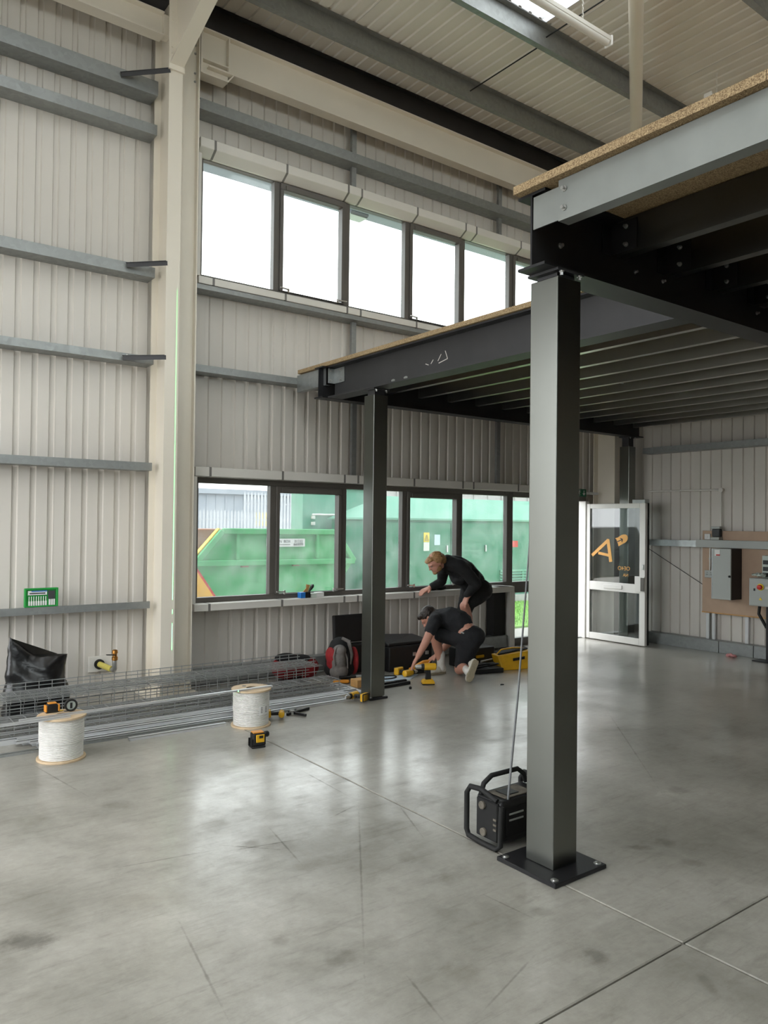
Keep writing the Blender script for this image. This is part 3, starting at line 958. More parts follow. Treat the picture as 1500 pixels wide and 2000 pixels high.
# ---- purlins under the roof
def purlin(label, y, z0=6.45, m='galv_rail'):
    mb = MB().box(XW, XE, y, y + 0.004, z0, ZR - 0.004).box(XW, XE, y + 0.004, y + 0.062, z0, z0 + 0.004).box(XW, XE, y - 0.062, y, ZR - 0.008, ZR - 0.004)
    mb.box(XW, XE, y + 0.058, y + 0.062, z0 + 0.004, z0 + 0.022)
    return tag(mb.build('purlin', m), label, 'purlin', 'purlins under the roof')
purlin('dark eaves purlin just above the cream eaves beam', 7.06, 6.40, 'dark_steel')
purlin('galvanised roof purlin nearest the eaves beam', 6.43)
purlin('galvanised roof purlin beside the rooflight', 5.26)
purlin('galvanised roof purlin at the top right corner of the view', 3.62)
for lab, a, b in (('thin sag rod between the two purlins nearest the eaves', (5.92, 6.37, 6.5), (5.92, 5.275, 6.5)), ('thin sag rod beyond the rooflight purlin', (5.92, 5.25, 6.55), (5.92, 3.65, 6.55))):
    mb = MB().cyl(a, b, 0.007, n=8)
    mb.cyl(Vector(b) + Vector((0, 0.0, 0)), Vector(b) + Vector((0, 0.03, 0)), 0.014, n=6)
    tag(mb.build('sag_rod', 'black_steel', smooth=True), lab, 'rod')
# diagonal roof brace tube
br = MB().cyl((8.1, 5.72, 6.36), (3.3, 2.35, 6.32), 0.068, n=24)
tag(br.build('roof_brace', 'cream_steel', smooth=True), 'round cream bracing tube under the roof behind the mezzanine edge', 'brace')

# ---- batten lights on chains
def batten(label, p0, p1, chains):
    p0, p1 = Vector(p0), Vector(p1)
    t = thing('batten_light', label, 'light', p0)
    d = (p1 - p0).normalized()
    mb = MB().bar(p0 + Vector((0, 0, 0.03)), p1 + Vector((0, 0, 0.03)), 0.075, 0.05)
    mb.build('housing', 'white_trim', t, bevel=0.006)
    MB().cyl(p0 + d * 0.03, p1 - d * 0.03, 0.034, n=14).build('diffuser', 'white_alu', t, smooth=True)
    for e in (p0, p1):
        MB().obox(e + Vector((0, 0, 0.015)), (0.02, 0.09, 0.1), Matrix.Rotation(math.atan2(d.y, d.x), 3, 'Z')).build('end_cap', 'white_alu', t, bevel=0.006)
    for c in chains:
        c = Vector(c)
        mb = MB()
        z = c.z
        k = 0
        while z < 6.44:
            a = 0 if k % 2 else math.pi / 2
            u = Vector((math.cos(a), math.sin(a), 0)) * 0.007
            mb.tube([Vector((c.x, c.y, z)) + q for q in (u + Vector((0, 0, .006)), u + Vector((0, 0, .024)), Vector((0, 0, .031)), -u + Vector((0, 0, .024)), -u + Vector((0, 0, .006)), Vector((0, 0, -.001)))], 0.0022, 4, closed=True)
            z += 0.026
            k += 1
        mb.build('chain', 'white_trim', t)
    return t
batten('white batten light hanging beside the rooflight', (4.2, 4.53, 6.15), (5.98, 4.53, 6.15), [(4.5, 4.53, 6.2), (5.60, 4.53, 6.2)])
batten('white batten light seen end-on above the chipboard edge', (7.55, 4.45, 6.13), (9.0, 4.45, 6.13), [(7.72, 4.45, 6.18), (8.8, 4.45, 6.18)])

# ================================================================== MEZZANINE
def box_column(label, x, y, w, top, plate, stub=0.0):
    t = thing('box_column', label, 'column', (x, y, 0))
    h = w / 2
    z0 = 0.02
    MB().box(x - h, x + h, y - h, y + h, z0, top - stub).build('shaft', 'galv_column', t, bevel=0.004, seg=2)
    if stub:
        hh = h - 0.022
        MB().box(x - hh, x + hh, y - hh, y + hh, top - stub, top - 0.012).build('stub', 'dark_steel', t)
    MB().box(x - h - 0.01, x + h + 0.01, y - h - 0.01, y + h + 0.01, top - 0.012, top).build('cap_plate', 'dark_steel', t)
    p = plate / 2
    MB().box(x - p, x + p, y - p, y + p, 0.0, z0).build('base_plate', 'black_steel', t, bevel=0.003)
    for sx in (-1, 1):
        for sy in (-1, 1):
            MB().lathe([(0.018, 0.0), (0.018, 0.003), (0.011, 0.003), (0.011, 0.007), (0.004, 0.008)], (x + sx * (p - 0.03), y + sy * (p - 0.03), z0), 12).build('anchor_bolt', 'zinc_bolt', t)
    for sx, sy in ((1, -1), (-1, -1)):
        bolt(t, (x + sx * (h - 0.02), y - h - 0.006, top - 0.013), (0, 0, -1), 0.008, 0.02)
    return t
box_column('thick galvanised box column nearest the camera beside the radio', 2.838, 2.445, 0.166, 2.79, 0.36, 0.035)
box_column('slim galvanised box column beside the wire trays', 4.18, 5.725, 0.155, 2.83, 0.20, 0.06)
box_column('galvanised box column in the far corner behind the open door', 9.06, 6.5, 0.15, 2.83, 0.2, 0.14)

def mbeam(label, axis, a, b, c1, z0, z1, width, m):
    mb = MB()
    ibeam(mb, axis, a, b, c1, (z0 + z1) / 2, z1 - z0, width, 0.013, 0.01)
    return tag(mb.build('mezzanine_beam', m), label, 'beam', 'mezzanine beams')
near_beam = mbeam('black steel beam resting on the nearest box column', 'x', 2.665, XE - 0.02, 2.445, 2.79, 3.14, 0.165, 'black_steel')
edge_beam = mbeam('dark grey edge beam resting on the slim box column', 'y', 2.55, 6.40, 4.17, 2.83, 3.14, 0.17, 'dark_steel')
far_beam = mbeam('black beam under the far end of the mezzanine joists', 'x', 4.03, 9.3, 6.49, 2.83, 3.14, 0.15, 'black_steel')
# chalk marks on the edge beam
ck = MB()
for (ya, za), (yb, zb) in (((4.75, 3.02), (4.72, 2.95)), ((4.72, 2.95), (4.83, 2.93)), ((4.80, 3.0), (4.84, 2.95)), ((5.0, 2.95), (4.96, 2.935)), ((4.9, 2.97), (4.93, 2.94))):
    ck.bar((4.164, ya, za), (4.164, yb, zb), 0.006, 0.001, (1, 0, 0))
ck.build('chalk_mark', 'white_trim', edge_beam)
for y in (5.45, 5.27):
    MB().ball((4.1645, y, 2.875), 0.03, 10, 6, (0.03, 1, 0.4)).build('scuff_mark', 'galv', edge_beam)
# joists (far bay, along Y)
def cjoist(mb, x, ya, yb, z0, z1, w=0.055, t=0.004):
    mb.box(x, x + t, ya, yb, z0, z1).box(x + t, x + w, ya, yb, z0, z0 + t).box(x + t, x + w, ya, yb, z1 - t, z1).box(x + w - t, x + w, ya, yb, z0 + t, z0 + 0.018).box(x + w - t, x + w, ya, yb, z1 - 0.018, z1 - t)
    return mb
proto = None
for k in range(11):
    x = 4.84 + 0.425 * k
    if proto is None:
        proto = cjoist(MB(), 0, 2.5, 6.44, 2.955, 3.136).build('joist', 'galv_joist')
        o = proto
    else:
        o = proto.copy()
        COL.objects.link(o)
    o.location = (x, 0, 0)
    ORD = ('first', 'second', 'third', 'fourth', 'fifth', 'sixth', 'seventh', 'eighth', 'ninth', 'tenth', 'eleventh')
    tag(o, 'galvanised far bay joist, %s counted from the dark edge beam' % ORD[k], 'joist', 'joists of the far mezzanine bay')
# cleats where the joists meet the far beam
# near bay joists (toward the camera, hung from the black beam)
proto = None
for k, (x, lab) in enumerate(((3.245, 'dark joist next behind the galvanised edge channel'), (3.715, 'dark joist second behind the galvanised edge channel'), (4.185, 'dark joist third behind the galvanised edge channel'), (4.655, 'dark joist fourth behind the galvanised edge channel'), (5.125, 'dark joist fifth behind the galvanised edge channel'))):
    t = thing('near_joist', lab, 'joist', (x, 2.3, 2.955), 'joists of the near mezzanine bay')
    cjoist(MB(), x, -6.0, 2.40, 2.955, 3.136, 0.06).build('joist_section', 'joist_shaded', t)
    MB().box(x - 0.006, x - 0.001, 2.28, 2.438, 2.97, 3.12).box(x - 0.07, x - 0.006, 2.430, 2.438, 2.97, 3.12).build('cleat', 'black_steel', t)
    for z in (3.0, 3.09):
        bolt(t, (x - 0.006, 2.34, z), (-1, 0, 0), 0.008, 0.02)
# galvanised edge channel of the near bay
ec = thing('edge_channel', 'deep galvanised edge channel under the near chipboard edge', 'channel', (2.66, 2.28, 2.955))
mb = MB().box(2.66, 2.664, -6.0, 2.28, 2.955, 3.138).box(2.664, 2.73, -6.0, 2.28, 2.955, 2.959).box(2.664, 2.73, -6.0, 2.28, 3.134, 3.138).box(2.726, 2.73, -6.0, 2.28, 2.959, 2.975)
mb.build('channel_section', 'galv_edge', ec)
MB().box(2.668, 2.674, 2.20, 2.435, 2.965, 3.115).build('end_cleat', 'galv_edge', ec)
for z in (3.005, 3.09):
    bolt(ec, (2.66, 2.245, z), (-1, 0, 0), 0.009, 0.02)
bolt(near_beam, (2.86, 2.44, 2.935), (0, -1, 0), 0.009, 0.02)
for x in (3.05, 3.30, 4.3, 4.6):
    for z in (2.93,):
        bolt(near_beam, (x + 0.4, 2.44, z), (0, -1, 0), 0.007, 0.02)
# end bracket and channel stub at the far end of the edge beam
ch = thing('channel_stub', 'short galvanised channel bracketed to the far end of the edge beam', 'channel', (4.11, 6.6, 2.96))
MB().box(4.085, 4.089, 6.44, 7.0, 2.96, 3.135).box(4.089, 4.15, 6.44, 7.0, 2.96, 2.964).build('channel_section', 'galv', ch)
MB().box(4.085, 4.158, 6.395, 6.403, 2.975, 3.12).box(4.155, 4.163, 6.22, 6.395, 2.975, 3.12).build('angle_cleat', 'galv', ch)
for z in (3.0, 3.095):
    bolt(ch, (4.155, 6.28, z), (-1, 0, 0), 0.009, 0.018)
    bolt(ch, (4.11, 6.395, z), (0, -1, 0), 0.009, 0.018)
# chipboard decks: boards with their own joints
def deck(label, boards):
    t = thing('chipboard_deck', label, 'deck', (boards[0][0], boards[0][2], 3.141))
    for x0, x1, y0, y1 in boards:
        MB().box(x0, x1 - 0.002, y0, y1 - 0.002, 3.1415, 3.1795).build('chipboard_panel', 'chipboard', t)
    return t
deck('chipboard deck of the near bay with its sawn edge overhanging', [(2.62, 5.02, 1.33, 2.52), (2.62, 5.02, -1.07, 1.33), (2.62, 5.02, -3.5, -1.07), (2.62, 5.02, -6.0, -3.5), (5.02, 7.42, -1.07, 2.52), (5.02, 7.42, -6.0, -1.07), (7.42, XE - 0.02, -6.0, 2.52)])
deck('chipboard deck of the far bay below the upper windows', [(4.06, 6.46, 4.7, 6.95), (4.06, 6.46, 2.53, 4.7), (6.46, XE - 0.02, 4.7, 6.95), (6.46, XE - 0.02, 2.53, 4.7)])
# joist bridging rods and a junction bracket seen under the far bay
for k, (x, y) in enumerate(((5.35, 4.9), (6.2, 4.75), (7.05, 4.7), (7.9, 4.65))):
    tag(MB().cyl((x, y, 3.03), (x + 0.40, y, 3.03), 0.006, n=6).build('bridging_rod', 'galv', smooth=True), 'thin bridging rod between far bay joists, %s from the edge beam' % ORD[k], 'rod', 'bridging rods')

# far corner cream column
mb = MB()
ibeam(mb, 'z', 0.0, 6.3, 9.20, 6.93, 0.37, 0.19, 0.012, 0.009)
cc = tag(mb.build('portal_column', 'cream_steel'), 'cream steel column in the far corner beside the door', 'column')
# end wall rail
mb = MB().box(9.26, 9.264, 2.6, 6.40, 2.60, 2.68).box(9.264, XE - 0.003, 2.6, 6.40, 2.60, 2.604)
tag(mb.build('wall_rail', 'galv_rail'), 'galvanised rail high across the end wall', 'wall rail', 'galvanised wall rails')

# ================================================================== OUTDOORS
yard = MB().box(-60, 70, -50, 80, -0.3, -0.2).build('ground', 'yard')
tag(yard, 'pale concrete yard outside the building', 'ground', kind='structure')
gy = MB().box(-30, 60, 7.32, 70, -0.2, -0.01).box(-40, XW - 0.1, -40, 7.32, -0.2, -0.01).build('yard_paving', 'yard')
tag(gy, 'pale paving strip outside the window wall', 'paving', kind='structure')
# grass verge
gr = MB().box(8.0, 24, 8.35, 11.1, -0.01, 0.02).build('grass_verge', 'grass')
tag(gr, 'bright green grass verge seen through the doorway', 'grass', kind='stuff')
bl = MB()
for i in range(9000):
    x, y = random.uniform(8.3, 16), random.uniform(8.4, 11.0)
    h = random.uniform(0.03, 0.07)
    a = random.uniform(0, 6.28)
    dx, dy = math.cos(a) * 0.006, math.sin(a) * 0.006
    bl._add([(x - dx, y - dy, 0.02), (x + dx, y + dy, 0.02), (x + random.uniform(-.02, .02), y + random.uniform(-.02, .02), 0.02 + h)], [(0, 1, 2)])
b = bl.build('grass_blades', 'grass', gr)
b['kind'] = 'stuff'

# green skip
def skip(label, name, x0, y0, m, W=1.5, scale=1.0, details=True):
    s = thing(name, label, 'skip', (x0 + 1.5, y0 + W / 2, 0))
    prof = [(4.68, .96), (5.12, 1.45), (7.20, 1.44), (7.58, .94), (6.98, .12), (5.26, .12)]
    prof = [(x0 + (x - 4.68), z * scale) for x, z in prof]
    for y, m_ in ((y0, m), (y0 + W - 0.02, 'rust_brown')):
        MB().prism([(x, y, z) for x, z in prof], (0, 0.02, 0)).build('side_plate', m_, s)
    fl = MB()
    def plate(a, b, t=0.02):
        (xa, za), (xb, zb) = a, b
        fl.prism([(xa, y0 + .02, za), (xb, y0 + .02, zb), (xb, y0 + .02, zb + t), (xa, y0 + .02, za + t)], (0, W - 0.04, 0))
    plate(prof[5], prof[4])
    fl.build('floor_plate', m, s)
    fl = MB(); plate(prof[0], prof[5])
    fl.build('end_plate', 'skip_yellow', s)
    fl = MB(); plate(prof[3], prof[4])
    fl.build('end_plate', m, s)
    for xx in (0.9, 2.0):
        MB().box(x0 + xx - 0.06, x0 + xx + 0.06, y0 + 0.1, y0 + W - 0.1, -0.01, 0.12).build('skid', 'rust_brown', s)
    if details:
        rim = MB()
        p = [(x, y0 - 0.03, z) for x, z in prof]
        rim.bar(p[1], p[2], 0.07, 0.09).bar(p[0], p[1], 0.06, 0.09).bar(p[2], p[3], 0.06, 0.09).bar(p[0], p[3], 0.07, 0.09)
        rim.build('rim', m, s, bevel=0.01)
        for xa in (5.38, 6.83):
            x = x0 + xa - 4.68
            MB().bar((x, y0 - 0.02, 1.0), (x, y0 - 0.02, 1.42), 0.05, 0.07, (0, 1, 0)).build('rib', m, s, bevel=0.01)
        for xa in (5.5, 6.42):
            x = x0 + xa - 4.68
            MB().box(x - 0.06, x + 0.06, y0 - 0.05, y0, 0.885, 0.915).build('bracket', 'rust_brown', s)
    return s
sk1 = skip('green waste skip parked close outside the lower windows', 'waste_skip', 4.68, 11.0, 'skip_green')
yl = MB().bar((4.68 - 0.05, 11.04, 1.0), (5.08, 11.04, 1.49), 0.10, 0.015)
yl.build('painted_edge', 'yellow_label', sk1)
MB().bar((4.70, 11.0, 0.90), (5.25, 11.0, 0.12), 0.03, 0.025).build('painted_edge', 'red_label', sk1)
MB().box(5.875, 6.58, 10.955, 10.975, 1.20, 1.33).build('sign_plate', 'paper', sk1)
FRONT = Matrix(((1, 0, 0, 0), (0, 0, -1, 0), (0, 1, 0, 0), (0, 0, 0, 1)))
for body, size, x, z in (('GREEN', 0.062, 6.05, 1.285), ('BOX', 0.062, 6.245, 1.285), ('01233', 0.062, 6.46, 1.285), ('660099', 0.062, 6.455, 1.235)):
    mt = FRONT.copy()
    mt.translation = (x, 10.953, z)
    text('lettering', body, size, 'elec_dark', sk1, mt)
MB().box(6.02, 6.30, 10.952, 10.955, 1.228, 1.243).build('small_print', 'far_concrete', sk1)
sk2 = skip('yellow skip standing behind the left end of the green skip', 'waste_skip', 4.1, 12.75, 'skip_yellow', details=False)
MB().bar((4.12, 12.73, .95), (4.66, 12.73, .15), 0.03, 0.05).build('painted_edge', 'red_plastic', sk2)
t = thing('rusty_container', 'rust brown open container behind the skips', 'container', (5.2, 15.2, 0))
MB().box(3.4, 7.0, 14.5, 15.8, 0.0, 1.40).build('body', 'rust_brown', t)
MB().box(3.36, 7.04, 14.44, 15.86, 1.36, 1.44).build('rim', 'rust_brown', t)
for i in range(8):
    MB().box(3.5 + i * 0.45, 3.58 + i * 0.45, 14.45, 14.5, 0.0, 1.36).build('rib', 'rust_brown', t)

# pale green container, built shallow so its long side stays hidden
t = thing('pale_container', 'tall pale green steel cabinet behind the green skip', 'cabinet', (8.6, 13.2, 0))
MB().box(7.75, 9.28, 13.0, 13.45, 0.0, 2.28).build('body', 'container_green', t)
MB().box(7.70, 9.33, 12.94, 13.5, 2.28, 2.36).build('roof_rail', 'container_green', t)
MB().box(9.26, 9.52, 12.95, 13.05, 0.0, 2.28).build('side_strip', 'kiosk_green', t)  # darker green strip stands in for the container's darker side face
MB().cyl((7.95, 12.97, 1.755), (8.95, 12.97, 1.755), 0.018, n=8).build('lock_bar', 'white_alu', t)
for z in (1.70, 1.58):
    MB().box(7.94, 8.0, 12.94, 13.0, z - 0.03, z + 0.03).build('lock_keep', 'white_alu', t)

# green substation kiosk
t = thing('substation_kiosk', 'dark green substation kiosk with hipped roof beyond the verge', 'kiosk', (11, 12.5, 0))
KY = 11.3
MB().box(8.33, 13.8, KY, KY + 1.55, 0.14, 1.68).build('body', 'kiosk_green', t)
MB().box(8.26, 13.87, KY - 0.06, KY + 1.6, 1.665, 1.70).build('eaves_trim', 'container_green', t)
rf2 = MB()
a, bq, c, d = 8.29, 13.84, KY - 0.04, KY + 1.59
e = 0.75
vs = [(a, c, 1.70), (bq, c, 1.70), (bq, d, 1.70), (a, d, 1.70), (a + e, c + e, 2.13), (bq - e, c + e, 2.13), (bq - e, d - e, 2.13), (a + e, d - e, 2.13)]
rf2._add(vs, [(0, 1, 5, 4), (1, 2, 6, 5), (2, 3, 7, 6), (3, 0, 4, 7), (4, 5, 6, 7), (0, 3, 2, 1)])
rf2.build('roof', 'kiosk_roof', t)
MB().box(8.2, 13.95, KY - 0.12, KY + 1.62, -0.01, 0.14).build('plinth', 'far_concrete', t)
for x0, x1 in ((8.40, 8.98), (9.02, 10.06), (10.1, 11.1)):
    dd = MB().box(x0, x1, KY - 0.02, KY, 0.25, 1.62).build('door_panel', 'kiosk_green', t, bevel=0.004)
    MB().box(x1 - 0.1, x1 - 0.07, KY - 0.05, KY - 0.02, 1.05, 1.18).build('handle', 'zinc_bolt', dd)
MB().box(9.39, 9.53, KY - 0.028, KY - 0.02, 1.25, 1.43).build('warning_sign', 'yellow_label', t)
tri = MB()
for (xa, za), (xb, zb) in (((9.41, 1.28), (9.46, 1.39)), ((9.46, 1.39), (9.51, 1.28)), ((9.41, 1.28), (9.51, 1.28)), ((9.465, 1.35), (9.45, 1.315)), ((9.45, 1.32), (9.47, 1.322)), ((9.47, 1.322), (9.458, 1.295))):
    tri.bar((xa, KY - 0.031, za), (xb, KY - 0.031, zb), 0.007, 0.003, (0, 1, 0))
tri.build('warning_mark', 'black_plastic', t)
MB().box(9.39, 9.53, KY - 0.028, KY - 0.02, 1.08, 1.245).build('notice', 'paper', t)
MB().box(9.66, 9.80, KY - 0.028, KY - 0.02, 1.19, 1.39).build('notice', 'sheet_blue', t)
MB().box(11.79, 11.98, KY - 0.01, KY, 1.13, 1.26).build('notice', 'red_label', t)
lv = MB().box(11.45, 13.3, KY - 0.03, KY, 0.62, 0.66).box(11.45, 13.3, KY - 0.03, KY, 0.40, 0.43).box(12.1, 12.15, KY - 0.03, KY, 0.43, 0.62)
lv.build('louvre_frame', 'container_green', t)
for i in range(3):
    MB().prism([(11.45, KY - 0.035, 0.45 + i * 0.06), (11.45, KY, 0.475 + i * 0.06), (11.45, KY, 0.485 + i * 0.06), (11.45, KY - 0.035, 0.46 + i * 0.06)], (1.85, 0, 0)).build('louvre_slat', 'container_green', t)

# palisade fences
def palisade(label, x0, x1, y, h, pitch, yellow=None):
    t = thing('palisade_fence', label, 'fence', ((x0 + x1) / 2, y, 0))
    for z in (h * 0.25, h * 0.85):
        MB().box(x0, x1, y, y + 0.04, z - 0.025, z + 0.025).build('fence_rail', 'fence_steel', t)
    proto = None
    n = int((x1 - x0) / pitch)
    for i in range(n):
        x = x0 + i * pitch
        if proto is None:
            proto = MB().prism([(-0.033, y - 0.02, 0), (0.033, y - 0.02, 0), (0.033, y - 0.02, h - 0.07), (0.0, y - 0.02, h), (-0.033, y - 0.02, h - 0.07)], (0, 0.012, 0)).build('pale', 'fence_steel', t)
            base = proto.location.copy()
            o = proto
        else:
            o = proto.copy()
            COL.objects.link(o)
        o.location = base + Vector((x, 0, 0))
    if yellow:
        for i in range(4):
            x = yellow[0] + i * 0.13
            MB().box(x, x + 0.075, y - 0.05, y - 0.03, yellow[1], yellow[2]).build('yellow_sleeve', 'yellow_label', t)
palisade('low grey palisade fence behind the left end of the skip', 8.6, 12.4, 22.0, 1.95, 0.115)
palisade('high grey palisade fence with yellow sleeves behind the skip', 12.0, 18.5, 24.0, 2.62, 0.13, (12.35, 1.45, 1.92))
t = thing('far_building', 'long grey clad shed far behind the fences', 'building', (12, 33, 0))
MB().box(8, 18.9, 30, 36, 0, 2.75).build('wall', 'far_cladding', t)
MB().prism([(7.8, 29.8, 2.75), (18.95, 29.8, 2.75), (18.95, 29.8, 2.95), (7.8, 29.8, 2.95)], (0, 6.4, 0)).build('roof', 'far_cladding', t)
for i in range(26):
    MB().box(8.2 + i * 0.42, 8.25 + i * 0.42, 29.96, 30, 0, 2.7).build('cladding_rib', 'far_cladding', t)
t = thing('far_building', 'tall pale grey building behind the substation kiosk', 'building', (32, 30, 0))
MB().box(19, 46, 26, 34, 0, 6.5).build('wall', 'far_concrete', t)
for i in range(30):
    MB().box(19.2 + i * 0.9, 19.4 + i * 0.9, 25.94, 26, 0, 6.5).build('cladding_rib', 'far_concrete', t)
# cream boundary wall and green panel beyond the door
t = thing('boundary_wall', 'cream boundary wall with green panel past the doorway', 'wall', (15.5, 11.5, 0))
MB().box(13.95, 18, 11.3, 11.6, 0.0, 1.2).build('wall_body', 'cream_wall', t)
MB().box(14.02, 14.16, 11.35, 11.42, 1.2, 2.5).build('green_panel', 'kiosk_green', t)
# dark car parked left of the skip (only its reflection shows in the door glass)
t = thing('parked_car', 'dark car reflected in the glass of the open door', 'car', (2.0, 12.9, 0))
cx0, cx1, cy0, cy1 = -0.2, 3.95, 12.1, 13.8
body = MB().prism([(cx0, cy0, 0.3), (cx1, cy0, 0.3), (cx1, cy0, 0.75), (cx1 - 0.15, cy0, 0.92), (cx1 - 1.1, cy0, 0.98), (cx0 + 0.1, cy0, 0.98), (cx0, cy0, 0.8)], (0, 1.7, 0))
body.build('body', 'car_paint', t, bevel=0.05, seg=3)
MB().prism([(cx0 + 0.15, cy0 + 0.1, 0.98), (cx1 - 1.1, cy0 + 0.1, 0.98), (cx1 - 1.75, cy0 + 0.2, 1.55), (cx0 + 0.4, cy0 + 0.2, 1.58)], (0, 1.5, 0)).build('cabin', 'car_glass', t, bevel=0.04, seg=2)
for wx in (cx0 + 0.75, cx1 - 0.75):
    for wy in (cy0 - 0.02, cy1 - 0.2):
        w = MB().lathe([(0.2, 0.0), (0.31, 0.0), (0.34, 0.03), (0.34, 0.19), (0.31, 0.22), (0.2, 0.22)], (wx, wy, 0.335), 28, 'y').build('tyre', 'black_rubber', t, smooth=True)
        MB().lathe([(0.0, 0.03), (0.06, 0.02), (0.2, 0.06), (0.22, 0.01)], (wx, wy, 0.335), 28, 'y', cap=False).build('wheel_rim', 'chrome', w, smooth=True)
# eaves soffit and floodlight outside the upper windows
tag(MB().box(XW, XE, 7.32, 7.9, 5.42, 5.48).build('trim_10', 'far_cladding'), 'grey canopy soffit outside above the upper windows', 'soffit', kind='structure')
t = thing('floodlight', 'square floodlight outside the third upper pane', 'light', (5.15, 7.5, 5.3))
MB().box(4.97, 5.25, 7.36, 7.56, 5.20, 5.32).build('lamp_body', 'far_cladding', t, bevel=0.02)
MB().box(5.06, 5.16, 7.42, 7.5, 5.32, 5.42).build('bracket', 'far_cladding', t)
MB().box(4.99, 5.23, 7.38, 7.54, 5.19, 5.20).build('lens', 'clear_plastic', t)

AERIAL_MID, AERIAL_TOP = (2.895, 2.72, 0.732), (3.05, 2.78, 1.63)

# ================================================================== THINGS ON THE FLOOR AND WALLS
# ---- cable drums
def drum(label, x, y, rot):
    t = thing('cable_drum', label, 'cable drum', (x, y, 0), world=False, rotz=rot)
    for z, nm in ((0.0, 'bottom_flange'), (0.278, 'top_flange')):
        f = MB()
        f.lathe([(0.04, z), (0.155, z), (0.156, z + 0.003), (0.156, z + 0.011), (0.155, z + 0.013), (0.04, z + 0.013)], n=40, cap=False)
        f.build(nm, 'drum_wood', t, smooth=True)
    MB().lathe([(0.045, 0.0), (0.045, 0.285), (0.04, 0.285), (0.04, 0.0)], n=24, cap=False).build('core', 'drum_card', t, smooth=True)
    MB().cyl((0.075, 0.05, 0.291), (0.075, 0.05, 0.2915), 0.018, n=16).build('drive_hole', 'black_plastic', t)
    nt_ = 25
    h = (0.278 - 0.013) / nt_
    prof = []
    for i in range(nt_):
        z = 0.013 + i * h
        rr = 0.140 if i > 9 else 0.136
        for k in range(6):
            a = math.pi * k / 5
            prof.append((rr - h / 2 + math.sin(a) * h * 0.8, z + h / 2 - math.cos(a) * h / 2))
    MB().lathe(prof, n=48, cap=False).build('cable_winding', 'cable_white', t, smooth=True)
    return t
d1 = drum('white cable drum at left with tape measure on top', 1.395, 5.45, 0.4)
d2 = drum('white cable drum at right with a paper label', 2.83, 5.50, 1.2)
lb = MB()
for i in range(8):
    a0, a1 = R(-160 + i * 6), R(-160 + (i + 1) * 6)
    rr = 0.1425
    lb.quad((rr * math.cos(a0), rr * math.sin(a0), 0.10), (rr * math.cos(a1), rr * math.sin(a1), 0.10), (rr * math.cos(a1), rr * math.sin(a1), 0.17), (rr * math.cos(a0), rr * math.sin(a0), 0.17))
lbo = lb.build('paper_label', 'paper', d2)
so = lbo.modifiers.new('s', 'SOLIDIFY')
so.thickness = 0.001
lb = MB()
for j in range(4):
    for i in range(1, 6):
        a0, a1 = R(-160 + i * 6), R(-160 + (i + 1) * 6)
        rr = 0.1435
        z = 0.118 + j * 0.012
        lb.quad((rr * math.cos(a0), rr * math.sin(a0), z), (rr * math.cos(a1), rr * math.sin(a1), z), (rr * math.cos(a1), rr * math.sin(a1), z + 0.005), (rr * math.cos(a0), rr * math.sin(a0), z + 0.005))
lb.build('print', 'elec_dark', lbo)

# things lying on the left drum
t = thing('tape_measure', 'orange and black tape measure on the left cable drum', 'tape measure', (1.35, 5.53, 0.292))
MB().prism([(1.31, 5.52, 0.292), (1.395, 5.52, 0.292), (1.395, 5.52, 0.335), (1.375, 5.52, 0.355), (1.325, 5.52, 0.355), (1.31, 5.52, 0.335)], (0, 0.04, 0)).build('case', 'black_plastic', t, bevel=0.006, seg=2)
MB().box(1.306, 1.318, 5.517, 5.563, 0.30, 0.345).box(1.388, 1.40, 5.517, 5.563, 0.30, 0.345).box(1.325, 1.38, 5.517, 5.563, 0.352, 0.359).build('grip', 'orange_plastic', t, bevel=0.003)
MB().box(1.395, 1.425, 5.535, 5.545, 0.294, 0.298).build('blade', 'yellow_label', t)
t = thing('tape_roll', 'black rimmed tape roll standing on the left drum', 'tape roll', (1.465, 5.50, 0.292))
MB().lathe([(0.03, -0.012), (0.042, -0.012), (0.042, 0.012), (0.03, 0.012), (0.03, -0.012)], (1.465, 5.50, 0.3345), 24, 'y', cap=False).build('rim', 'black_plastic', t, smooth=True)
MB().lathe([(0.004, -0.004), (0.03, -0.004), (0.03, 0.004), (0.004, 0.004)], (1.465, 5.50, 0.3345), 24, 'y').build('disc', 'clear_plastic', t, smooth=True)
MB().box(1.458, 1.472, 5.485, 5.493, 0.315, 0.352).build('clip', 'black_plastic', t)

# ---- galvanised struts
def strut(label, x0, x1, y, z, w=0.041, h=0.021, m='galv_bright', y1=None, grp='galvanised strut lengths', z1=None):
    t = MB()
    y1 = y if y1 is None else y1
    z1 = z if z1 is None else z1
    a, b = Vector((x0, y, z)), Vector((x1, y1, z1))
    up_ = Vector((0, 0, 1))
    d = (b - a).normalized()
    s = d.cross(up_).normalized()
    t.bar(a + up_ * (h - 0.0015), b + up_ * (h - 0.0015), w, 0.003)
    for q in (-1, 1):
        t.bar(a + s * q * (w / 2 - 0.0015) + up_ * h / 2, b + s * q * (w / 2 - 0.0015) + up_ * h / 2, 0.003, h)
        t.bar(a + s * q * (w / 2 - 0.007) + up_ * 0.0015, b + s * q * (w / 2 - 0.007) + up_ * 0.0015, 0.011, 0.003)
    o = t.build('strut_channel', m)
    return tag(o, label, 'strut', grp)
strut('long bright strut lying across the tops of both cable drums', 1.12, 2.98, 5.40, 0.2915, 0.03, 0.012, y1=5.44)
strut('thin strut across the front of the left drum top', -0.3, 1.42, 5.30, 0.2915, 0.03, 0.012, y1=5.345)
strut('strut on the floor nearest the camera with its end left of the right drum', 1.9, 2.66, 5.60, 0.0, 0.041, 0.021)
